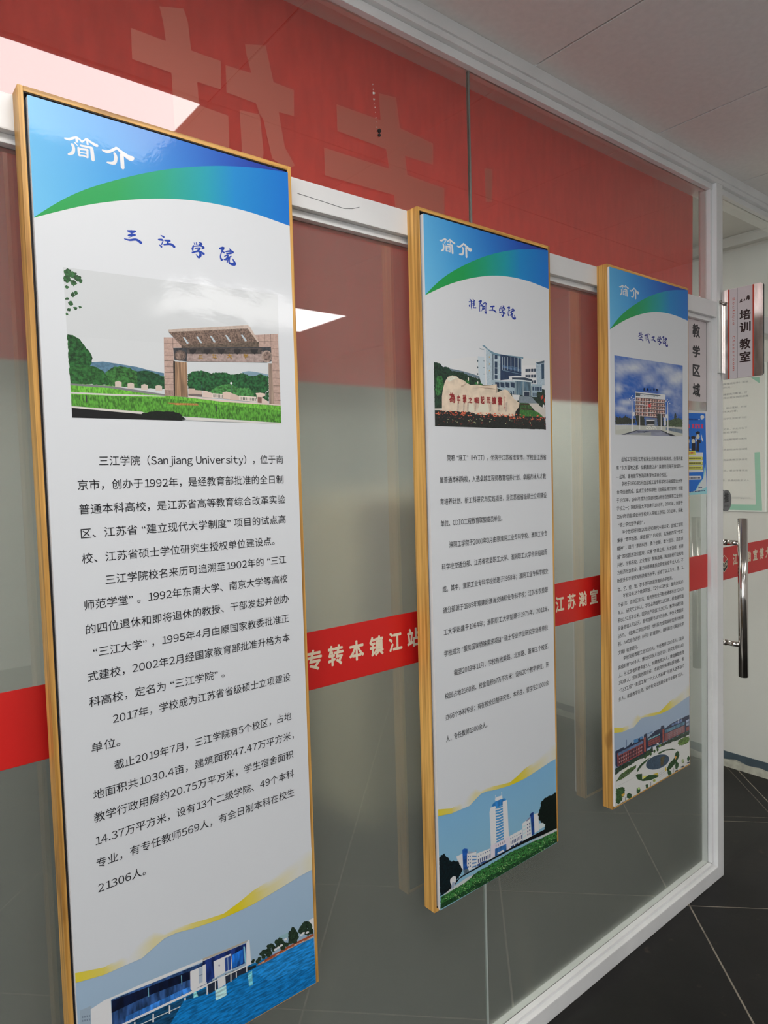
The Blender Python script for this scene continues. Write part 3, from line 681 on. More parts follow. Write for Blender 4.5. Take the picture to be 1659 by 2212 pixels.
# artwork, one piece per line: 0 polygon, 1 grid of panes, 2 ellipse, 3 brush stroke; then red green blue, grain strength and kind, and board coordinates (u 0-1999, v 0-3999)
GATE_PHOTO = '''
0 216 219 220 0 9 166 614 1857 583 1849 1191 175 1190
0 218 221 222 0 9 171 876 1840 847 1838 969 168 1020
0 93 129 152 2 1 314 971 401 963 503 967 643 974 739 984 844 991 842 1013 309 1033
0 43 92 48 6 1 173 869 192 870 209 870 219 874 238 879 252 883 261 891 273 900 282 906 293 917 306 922 315 930 325 940 332 954 326 961 324 973 312 984 306 996 296 1010 283 1011 269 1010 250 1011 233 1012 218 1016 200 1017 187 1017 175 1019 172 1010 174 1000 176 991 174 985 169 976 172 966 169 956 170 950 170 941 175 932 171 921 172 914 170 905 174 896 169 888 169 877
0 58 109 55 6 1 415 1006 433 998 456 988 470 983 483 979 504 980 518 975 544 978 557 977 577 981 595 979 606 987 622 990 645 992 668 996 691 994 710 989 735 989 757 991 784 996 804 998 822 1004 846 1005 845 1015 844 1030 849 1038 845 1046 840 1056 829 1060 807 1059 794 1059 776 1059 755 1059 737 1058 725 1059 703 1060 690 1058 667 1058 652 1059 637 1060 622 1060 603 1059 590 1060 570 1060 558 1059 543 1060 522 1058 503 1060 494 1058 475 1059 460 1057 444 1059 427 1058 411 1060 412 1050 407 1038 412 1032 410 1023 415 1010
0 39 81 51 5 1 641 993 662 990 688 987 712 986 738 988 760 992 776 997 794 998 820 1003 842 1010 845 1015 847 1025 845 1037 845 1050 847 1057 829 1059 808 1056 792 1059 778 1061 757 1058 743 1056 717 1060 705 1058 688 1062 669 1060 650 1060 640 1060 641 1053 638 1041 643 1032 638 1022 645 1013 639 1004
0 49 101 51 5 1 170 1001 186 995 201 992 210 987 227 987 245 984 257 983 277 983 290 983 306 985 323 984 340 986 355 987 367 992 381 995 397 1000 406 1003 416 1013 427 1019 429 1028 440 1035 438 1045 432 1056 415 1054 402 1054 381 1057 363 1057 351 1056 332 1058 320 1055 301 1057 285 1057 267 1058 256 1057 236 1060 223 1060 203 1060 193 1061 176 1058 176 1049 175 1042 175 1029 172 1022 171 1011
0 111 185 66 4 2 175 1058 449 1057 635 1074 835 1085 1848 1102 1849 1185 1001 1171 663 1160 175 1146
0 87 152 57 5 2 176 1101 803 1096 1846 1129 1849 1185 1001 1171 663 1160 175 1146
0 182 131 76 3 2 852 1115 1099 1112 1111 1120 927 1123
0 133 133 134 0 0 175 1058 449 1059 635 1068 842 1080 842 1087 634 1078 443 1067 174 1065
0 216 213 205 0 0 174 1091 447 1090 842 1086 841 1090 446 1097 173 1097
0 216 200 186 0 0 479 1041 503 1036 526 1041 524 1061 478 1061
0 216 200 186 0 0 568 1045 592 1040 616 1044 614 1064 567 1064
0 216 200 186 0 0 668 1047 693 1042 717 1046 715 1066 666 1067
0 216 200 186 0 0 775 1047 801 1042 825 1047 823 1067 774 1067
0 226 220 212 0 0 175 1145 663 1157 723 1169 662 1167 175 1152
0 25 25 29 3 1 175 1152 662 1167 999 1188 1617 1189 175 1190
0 27 34 29 5 1 624 1182 643 1175 654 1170 671 1161 695 1162 718 1156 733 1155 755 1154 778 1150 788 1152 807 1152 830 1153 849 1151 865 1151 884 1152 906 1151 922 1155 946 1157 965 1162 972 1170 985 1175 1004 1183 988 1185 963 1186 941 1186 923 1183 914 1186 888 1183 877 1185 858 1183 838 1184 816 1184 802 1184 781 1183 768 1185 750 1184 733 1184 712 1185 696 1184 673 1182 657 1182 646 1184
0 226 222 216 0 0 1003 1173 1846 1186 1849 1191 1013 1185
0 67 68 68 0 0 273 1101 282 1101 279 1128 270 1128
0 67 77 66 0 0 1256 1118 1264 1118 1262 1145 1254 1145
0 54 96 57 6 1 173 624 178 625 187 620 194 615 199 617 209 619 221 619 218 625 220 629 223 635 214 640 209 643 205 645 196 649 186 647 180 645 177 641 171 635 170 630
0 54 96 57 6 1 201 636 208 629 217 626 227 624 230 624 242 628 251 627 256 629 250 638 256 639 249 647 242 647 231 649 231 653 224 650 211 648 205 647 203 644 202 636
0 54 96 57 6 1 233 647 244 640 256 635 260 636 267 638 281 639 284 643 279 651 275 655 266 658 261 663 248 659 243 656 236 652 234 650
0 54 96 57 6 1 168 651 169 648 177 645 186 644 192 643 203 644 206 646 210 650 212 655 217 660 210 664 200 668 188 673 183 672 178 669 167 669 167 660 163 656
0 54 96 57 6 1 208 666 218 659 230 658 234 657 244 661 253 668 254 670 245 674 236 676 231 683 224 677 214 676 214 671
0 54 96 57 6 1 264 655 270 648 290 650 290 658 285 663 275 667 264 660 264 657
0 54 96 57 6 1 169 689 181 681 198 685 201 689 192 692 187 696 177 693 173 689
0 54 96 57 6 1 209 712 215 708 219 703 230 705 231 706 233 713 242 714 233 718 223 725 215 723 207 718 207 716
0 54 96 57 6 1 229 703 241 697 252 700 256 708 242 715 236 713
0 54 96 57 6 1 172 731 182 727 191 728 197 734 181 737 169 737
0 54 96 57 6 1 187 747 195 742 204 739 210 739 217 744 221 749 221 753 213 756 200 759 199 756 193 756 187 748
0 54 96 57 6 1 219 762 232 760 247 761 246 766 241 771 234 773 225 769
0 54 96 57 6 1 254 755 265 755 271 755 279 758 262 765 260 764
0 54 96 57 6 1 179 772 187 768 203 769 201 778 193 780 176 778
0 54 96 57 6 1 168 791 172 786 183 789 186 794 172 797 171 797
0 216 220 221 0 0 1028 933 1736 907 1742 968 1030 995
0 133 163 179 0 0 1499 960 1559 953 1618 954 1739 961 1738 975 1497 984
0 41 92 53 6 1 1029 989 1040 987 1046 984 1060 981 1064 977 1073 974 1082 974 1091 973 1106 972 1117 970 1128 971 1136 970 1142 967 1153 968 1166 970 1179 971 1185 971 1199 972 1206 974 1218 976 1229 978 1244 973 1253 975 1261 971 1274 971 1287 972 1294 969 1305 971 1317 970 1323 968 1338 969 1341 968 1353 969 1361 968 1370 971 1387 972 1391 976 1398 975 1414 974 1425 974 1429 973 1444 971 1455 968 1463 971 1477 967 1484 965 1503 965 1509 963 1517 968 1527 969 1541 970 1549 969 1553 974 1568 974 1584 974 1592 974 1607 973 1614 972 1627 971 1643 966 1648 965 1659 963 1672 961 1677 964 1687 965 1704 968 1708 966 1724 971 1732 968 1739 973 1745 974 1738 982 1739 989 1739 994 1737 998 1744 1004 1736 1007 1741 1014 1738 1020 1740 1027 1737 1031 1737 1036 1741 1040 1738 1048 1734 1054 1737 1058 1739 1064 1733 1069 1733 1073 1736 1077 1735 1085 1728 1086 1714 1084 1707 1085 1698 1085 1682 1081 1677 1080 1662 1082 1653 1080 1646 1079 1632 1081 1618 1079 1610 1079 1598 1078 1586 1076 1578 1076 1574 1075 1557 1077 1551 1075 1541 1076 1527 1075 1516 1073 1511 1073 1501 1072 1485 1071 1480 1072 1463 1070 1460 1071 1451 1069 1438 1069 1429 1070 1419 1068 1412 1067 1394 1069 1385 1066 1378 1068 1371 1068 1355 1067 1352 1064 1341 1064 1327 1063 1321 1065 1313 1064 1297 1063 1288 1065 1278 1061 1270 1060 1261 1062 1253 1060 1239 1061 1234 1060 1224 1062 1211 1059 1204 1059 1198 1059 1187 1058 1178 1059 1165 1056 1155 1056 1151 1055 1140 1056 1133 1054 1122 1054 1107 1055 1104 1054 1088 1056 1082 1054 1076 1052 1064 1052 1052 1050 1048 1051 1040 1049 1027 1049 1032 1046 1032 1040 1026 1035 1027 1028 1030 1024 1026 1019 1033 1016 1029 1007 1032 1002 1030 997 1034 993
0 74 135 72 5 1 1208 1055 1218 1054 1227 1048 1237 1047 1245 1043 1260 1038 1268 1036 1272 1032 1288 1031 1293 1031 1304 1027 1311 1026 1320 1023 1335 1023 1340 1020 1354 1022 1359 1022 1370 1018 1380 1018 1395 1019 1400 1020 1408 1022 1419 1023 1426 1027 1435 1030 1446 1031 1458 1033 1471 1035 1476 1032 1492 1031 1499 1032 1514 1030 1522 1032 1533 1029 1546 1030 1556 1031 1559 1036 1568 1038 1576 1042 1583 1047 1591 1049 1595 1053 1597 1063 1597 1068 1584 1070 1570 1069 1567 1071 1550 1071 1543 1069 1533 1069 1519 1068 1512 1070 1502 1070 1489 1069 1482 1070 1470 1071 1459 1071 1445 1069 1442 1069 1425 1068 1421 1069 1408 1070 1401 1070 1389 1068 1381 1072 1369 1072 1359 1072 1351 1071 1334 1073 1333 1069 1315 1070 1306 1070 1296 1070 1285 1071 1278 1072 1269 1070 1264 1073 1252 1070 1240 1071 1230 1069 1221 1072 1218 1067 1214 1062
0 194 165 152 1 1 855 841 930 837 985 865 1659 825 1625 785 1846 767 1846 1101 1782 1100 1773 832 926 881 923 1085 842 1085
0 166 139 128 2 1 842 1085 909 1084 907 1063 844 1063
0 96 81 74 0 0 856 866 927 863 927 862 856 865
0 96 81 74 0 0 854 890 926 887 926 886 854 889
0 96 81 74 0 0 853 916 925 913 925 911 853 914
0 96 81 74 0 0 851 940 924 937 924 936 852 938
0 96 81 74 0 0 850 965 923 963 923 961 850 964
0 96 81 74 0 0 849 988 922 986 923 984 849 986
0 96 81 74 0 0 847 1014 921 1012 921 1011 847 1013
0 96 81 74 0 0 846 1039 920 1037 921 1036 846 1038
0 96 81 74 0 0 844 1065 920 1063 920 1062 844 1063
0 102 86 78 0 0 1776 808 1845 805 1845 803 1776 806
0 102 86 78 0 0 1777 840 1845 838 1846 836 1778 839
0 102 86 78 0 0 1779 874 1846 872 1846 871 1779 873
0 102 86 78 0 0 1780 906 1846 904 1847 903 1780 905
0 102 86 78 0 0 1781 942 1847 941 1847 939 1781 941
0 102 86 78 0 0 1782 977 1847 976 1847 975 1782 976
0 102 86 78 0 0 1783 1013 1847 1012 1848 1010 1783 1011
0 102 86 78 0 0 1784 1046 1848 1046 1848 1044 1784 1045
0 102 86 78 0 0 1785 1081 1848 1081 1848 1079 1785 1080
0 111 94 87 0 0 924 838 922 882 925 882 927 838
0 111 94 87 0 0 1716 777 1717 822 1720 822 1719 776
0 111 94 87 0 0 1773 772 1773 832 1776 832 1776 772
0 111 94 87 0 0 1661 783 1659 825 1662 825 1664 782
0 111 94 87 0 0 925 862 979 861 980 860 925 861
0 111 94 87 0 0 1664 814 1775 808 1775 806 1664 812
0 65 66 70 3 1 925 882 1774 832 1774 898 1728 907 1028 934 930 932
0 172 152 145 2 1 1039 890 1690 857 1698 907 1028 933
0 80 73 70 4 1 1033 877 1688 842 1682 869 1038 901
2 106 92 85 3 1 18 978 911 47 -2 -2 23
2 141 120 109 5 1 16 975 911 34 -2 -1 17
2 166 146 134 3 1 18 1731 878 50 -2 -2 28
2 133 113 104 5 1 16 1734 877 36 -2 -2 20
0 124 103 91 5 3 893 816 989 867 1660 815 1617 787 1564 759
0 106 92 80 4 1 989 866 1660 815 1658 838 991 878
0 196 176 162 1 1 895 806 1565 744 1566 759 895 817
0 207 187 173 0 0 1565 744 1586 752 1658 813 1648 817 1564 760
0 194 206 212 0 0 1005 832 1019 831 1050 853 1045 858 1034 857
0 194 206 212 0 0 1114 823 1128 822 1160 845 1155 849 1144 848
0 194 206 212 0 0 1227 813 1242 812 1275 836 1269 840 1258 839
0 194 206 212 0 0 1358 802 1374 801 1408 825 1402 829 1390 828
0 194 206 212 0 0 1499 792 1515 791 1550 815 1544 819 1532 819
0 49 47 48 0 0 1053 881 1112 877 1105 890 1080 901 1056 893
0 49 47 48 0 0 1170 875 1231 871 1223 884 1198 896 1173 887
0 49 47 48 0 0 1290 869 1353 864 1345 878 1320 890 1294 881
0 49 47 48 0 0 1428 861 1493 857 1485 871 1459 883 1432 874
0 49 47 48 0 0 1584 853 1652 849 1643 863 1616 875 1588 866
0 166 133 104 4 4 935 938 1028 937 1026 1087 923 1086
0 67 57 51 3 1 920 937 936 937 923 1086 912 1085
0 166 144 128 3 4 1743 909 1778 908 1782 1100 1737 1100
0 124 96 76 0 0 944 943 934 1083 937 1083 947 943
0 124 96 76 0 0 956 943 947 1082 949 1082 958 942
0 124 96 76 0 0 967 942 959 1082 962 1082 970 942
0 124 96 76 0 0 979 942 971 1082 974 1082 981 941
0 124 96 76 0 0 991 941 984 1081 986 1081 993 941
0 124 96 76 0 0 1002 940 996 1081 999 1081 1005 940
0 124 96 76 0 0 1014 940 1009 1081 1011 1081 1017 940
0 122 105 96 0 0 1754 914 1753 1098 1756 1097 1757 914
0 122 105 96 0 0 1763 914 1762 1097 1765 1097 1766 914
0 226 208 195 0 0 1027 1080 1152 1086 1317 1092 1845 1099 1845 1104 1316 1100 1026 1088
0 122 109 106 0 0 1030 1071 1143 1073 1142 1082 1029 1080
0 209 185 171 0 0 1032 1049 1085 1048 1089 1071 1029 1073
0 209 187 173 0 0 1087 1054 1141 1055 1143 1073 1087 1071
0 226 204 192 0 0 1151 1055 1181 1056 1232 1065 1234 1084 1145 1084
0 236 224 212 0 0 1232 1064 1319 1065 1317 1085 1230 1085
1 67 81 66 0 0 8 1 0.45 0.8 1234 1067 1319 1067 1317 1084 1232 1083
0 226 202 186 0 0 1316 1058 1348 1053 1387 1056 1384 1086 1317 1086
0 216 191 177 0 0 1387 1057 1461 1070 1461 1089 1377 1090
0 236 224 212 0 0 1461 1068 1616 1069 1615 1092 1460 1090
1 67 81 66 0 0 11 1 0.45 0.8 1463 1072 1615 1072 1613 1090 1462 1088
0 231 208 192 0 0 1612 1052 1656 1049 1701 1052 1699 1063 1671 1068 1671 1097 1622 1096 1621 1063
0 133 101 91 0 0 1630 1069 1668 1069 1666 1096 1628 1095
0 226 204 192 0 0 1671 1070 1729 1089 1732 1100 1671 1098
0 78 98 98 0 0 1394 1014 1394 1054 1399 1053 1398 1013
0 78 98 119 0 0 1142 1029 1142 1054 1146 1054 1146 1029
0 209 217 221 0 0 1707 1044 1707 1070 1711 1070 1712 1044
2 237 237 237 0 0 14 1396 1014 11 0 0 5
0 237 237 237 0 0 1709 1047 1738 1039 1736 1036 1707 1045
'''
LAKE_PHOTO = '''
0 167 185 201 0 0 18 3552 55 3554 98 3555 91 3637 16 3614
1 126 142 159 0 0 4 2 0.5 0.5 27 3576 89 3587 87 3618 25 3606
0 237 237 237 0 1 91 3569 186 3559 254 3562 509 3569 1025 3595 1024 3605 508 3584 260 3569 232 3571 232 3680 89 3637
0 55 88 141 6 5 235 3572 508 3584 1023 3611 1014 3728 901 3715 309 3702 232 3680
0 27 34 58 5 5 238 3578 507 3594 839 3616 836 3654 503 3632 291 3628 233 3627
0 68 144 237 5 5 336 3673 499 3677 730 3681 840 3686 838 3708 497 3703 322 3697
0 132 195 216 0 0 503 3597 504 3638 510 3640 510 3599
0 132 195 216 0 0 763 3615 764 3657 770 3658 770 3616
0 132 195 216 0 0 975 3639 976 3682 983 3683 982 3640
0 237 237 237 0 0 839 3618 973 3624 972 3712 922 3709 852 3712 835 3700
0 183 198 214 0 0 909 3622 958 3628 958 3696 906 3693
0 80 93 124 0 0 906 3659 959 3662 958 3660 905 3657
0 237 237 237 0 0 966 3620 969 3703 976 3705 973 3622
0 237 237 237 0 0 89 3635 232 3679 231 3756 78 3757
0 27 119 179 4 6 0 3999 0 3747 78 3757 231 3756 321 3704 901 3715 1839 3747 1819 3999
0 55 88 141 0 0 232 3679 309 3702 235 3707
0 34 80 116 5 6 309 3704 1013 3735 1036 3813 751 3840
0 237 237 237 0 0 306 3705 1018 3726 1011 3714 300 3695
0 221 229 229 0 0 419 3740 870 3760 868 3756 417 3736
0 237 237 237 0 0 389 3714 387 3735 398 3739 400 3717
0 237 237 237 0 0 529 3720 525 3756 537 3759 540 3723
0 237 237 237 0 0 657 3720 654 3757 665 3761 669 3724
0 237 237 237 0 0 782 3723 779 3760 791 3764 794 3726
0 237 237 237 0 0 968 3726 965 3761 978 3764 981 3730
0 157 234 237 3 6 858 3722 879 3720 910 3776 913 3823 852 3790
0 31 129 201 4 6 776 3735 932 3755 1025 3758 1140 3760 1252 3760 1359 3758 1428 3756 1497 3757 1596 3759 1713 3753 1831 3755 1991 3763 1998 3999 1892 3999 1671 3997 1631 3999 1280 3999 627 3829
0 42 144 219 4 6 1359 3762 1705 3753 1991 3765 1992 3911 1518 3853
0 40 60 124 6 5 945 3600 1330 3617 1323 3710 1190 3706 1132 3702 1036 3703 986 3706 936 3702
0 42 119 216 6 5 1202 3639 1302 3637 1293 3705 1197 3703
0 144 208 229 0 0 1302 3627 1309 3706 1323 3709 1316 3630
0 195 183 166 0 0 946 3588 1179 3600 1345 3606 1331 3613 1185 3610 945 3597
0 237 237 237 0 0 1351 3606 1361 3609 1367 3729 1322 3723 1330 3617
0 237 237 237 0 0 1036 3626 1190 3630 1196 3710 1132 3704 1039 3706
0 50 80 154 0 0 1133 3637 1186 3639 1187 3704 1133 3701
0 195 221 237 0 0 1158 3637 1157 3704 1161 3705 1162 3638
2 157 157 179 0 0 14 1083 3657 7 2 0 5
0 237 237 237 0 0 943 3620 971 3620 967 3704 936 3702
0 48 55 71 0 0 973 3712 1061 3712 1060 3761 987 3766
0 48 55 71 0 0 1131 3712 1322 3723 1332 3758 1252 3753 1186 3759 1134 3760
0 237 237 237 0 0 937 3718 1364 3730 1360 3723 933 3712
0 221 223 216 0 0 1144 3713 1189 3718 1185 3726 1146 3722
0 237 237 237 0 0 1064 3713 1131 3716 1132 3761 1066 3763
0 195 237 237 3 6 1041 3762 1136 3766 1136 3814 1040 3812
0 132 221 237 4 6 1332 3765 1373 3762 1374 3833 1340 3831
0 237 237 237 0 0 969 3721 965 3761 974 3764 977 3724
0 237 237 237 0 0 1040 3721 1036 3761 1045 3764 1048 3724
0 237 237 237 0 0 1177 3725 1174 3761 1183 3763 1186 3728
0 237 237 237 0 0 1226 3729 1224 3754 1233 3757 1235 3731
0 237 237 237 0 0 1321 3727 1319 3754 1328 3757 1330 3729
0 42 50 53 0 0 1331 3736 1408 3744 1414 3756 1332 3754
0 195 144 116 4 1 1429 3746 1491 3745 1706 3744 1993 3741 1992 3758 1705 3753 1497 3757 1421 3752
0 172 88 58 2 1 1492 3742 1707 3737 1985 3740 1992 3751 1706 3748 1494 3754
0 237 237 237 0 0 1949 3660 1999 3660 1999 3668 1996 3723 1948 3722
0 157 195 204 0 0 1640 3667 1734 3669 1732 3692 1639 3679
2 48 65 51 5 1 -10 1878 3689 34 9 -1 18
2 48 65 51 5 1 -10 1906 3676 37 9 -1 19
2 48 65 51 5 1 -10 1936 3680 36 9 -1 19
2 48 65 51 5 1 -10 1954 3697 27 7 -1 16
2 48 65 51 5 1 -10 1897 3698 39 10 -1 17
2 48 65 51 5 1 -10 1866 3697 38 10 -1 14
2 48 65 51 5 1 -10 1925 3720 33 8 -1 15
2 48 65 51 5 1 -10 1956 3720 34 9 -1 17
2 48 65 51 5 1 -10 1759 3681 26 7 -1 14
2 48 65 51 5 1 -10 1782 3672 29 7 -1 19
2 48 65 51 5 1 -10 1799 3691 36 9 -1 14
2 48 65 51 5 1 -10 1805 3711 36 9 -1 14
2 48 65 51 5 1 -10 1758 3699 34 9 -1 13
2 48 65 51 5 1 -10 1753 3716 26 7 -1 18
2 48 65 51 5 1 -10 1789 3726 28 7 -1 14
2 48 65 51 5 1 -10 1627 3691 30 8 -1 15
2 48 65 51 5 1 -10 1652 3688 23 6 -1 15
2 48 65 51 5 1 -10 1669 3705 26 7 -1 14
2 48 65 51 5 1 -10 1629 3706 22 6 -1 15
2 48 65 51 5 1 -10 1671 3728 28 7 -1 15
2 48 65 51 5 1 -10 1708 3723 30 8 -1 12
2 48 65 51 5 1 -10 1542 3690 25 7 -1 12
2 48 65 51 5 1 -10 1566 3691 23 6 -1 11
2 48 65 51 5 1 -10 1586 3712 24 6 -1 14
2 48 65 51 5 1 -10 1537 3703 21 6 -1 14
2 48 65 51 5 1 -10 1549 3724 25 7 -1 12
2 48 65 51 5 1 -10 1509 3706 30 8 -1 13
2 48 65 51 5 1 -10 1528 3726 24 7 -1 13
2 48 65 51 5 1 -10 1470 3707 22 6 -1 9
2 48 65 51 5 1 -10 1495 3703 25 7 -1 9
2 48 65 51 5 1 -10 1486 3725 23 6 -1 12
2 48 65 51 5 1 -10 1444 3725 16 4 -1 12
2 48 65 51 5 1 -10 1430 3732 19 5 -1 11
2 48 65 51 5 1 -10 1390 3717 12 3 -1 6
2 48 65 51 5 1 -10 1383 3722 13 3 -1 9
2 237 237 237 0 0 8 1600 3720 16 0 4 6
2 237 237 237 0 0 8 1628 3718 16 0 4 6
2 237 237 237 0 0 8 1658 3715 17 0 4 6
2 237 237 237 0 0 8 1865 3716 17 0 5 6
2 237 237 237 0 0 8 1884 3711 17 0 5 6
2 237 237 237 0 0 8 1703 3696 17 0 4 6
2 237 237 237 0 0 8 1925 3718 18 0 5 6
0 237 237 237 0 0 1598 3749 1641 3750 1640 3748 1597 3747
0 237 237 237 0 0 1714 3751 1758 3752 1756 3750 1712 3749
0 237 237 237 0 0 1788 3748 1833 3750 1831 3748 1786 3746
0 237 237 237 0 0 1840 3751 1885 3752 1884 3750 1839 3749
0 237 237 237 0 0 1939 3754 1985 3756 1984 3754 1937 3752
'''
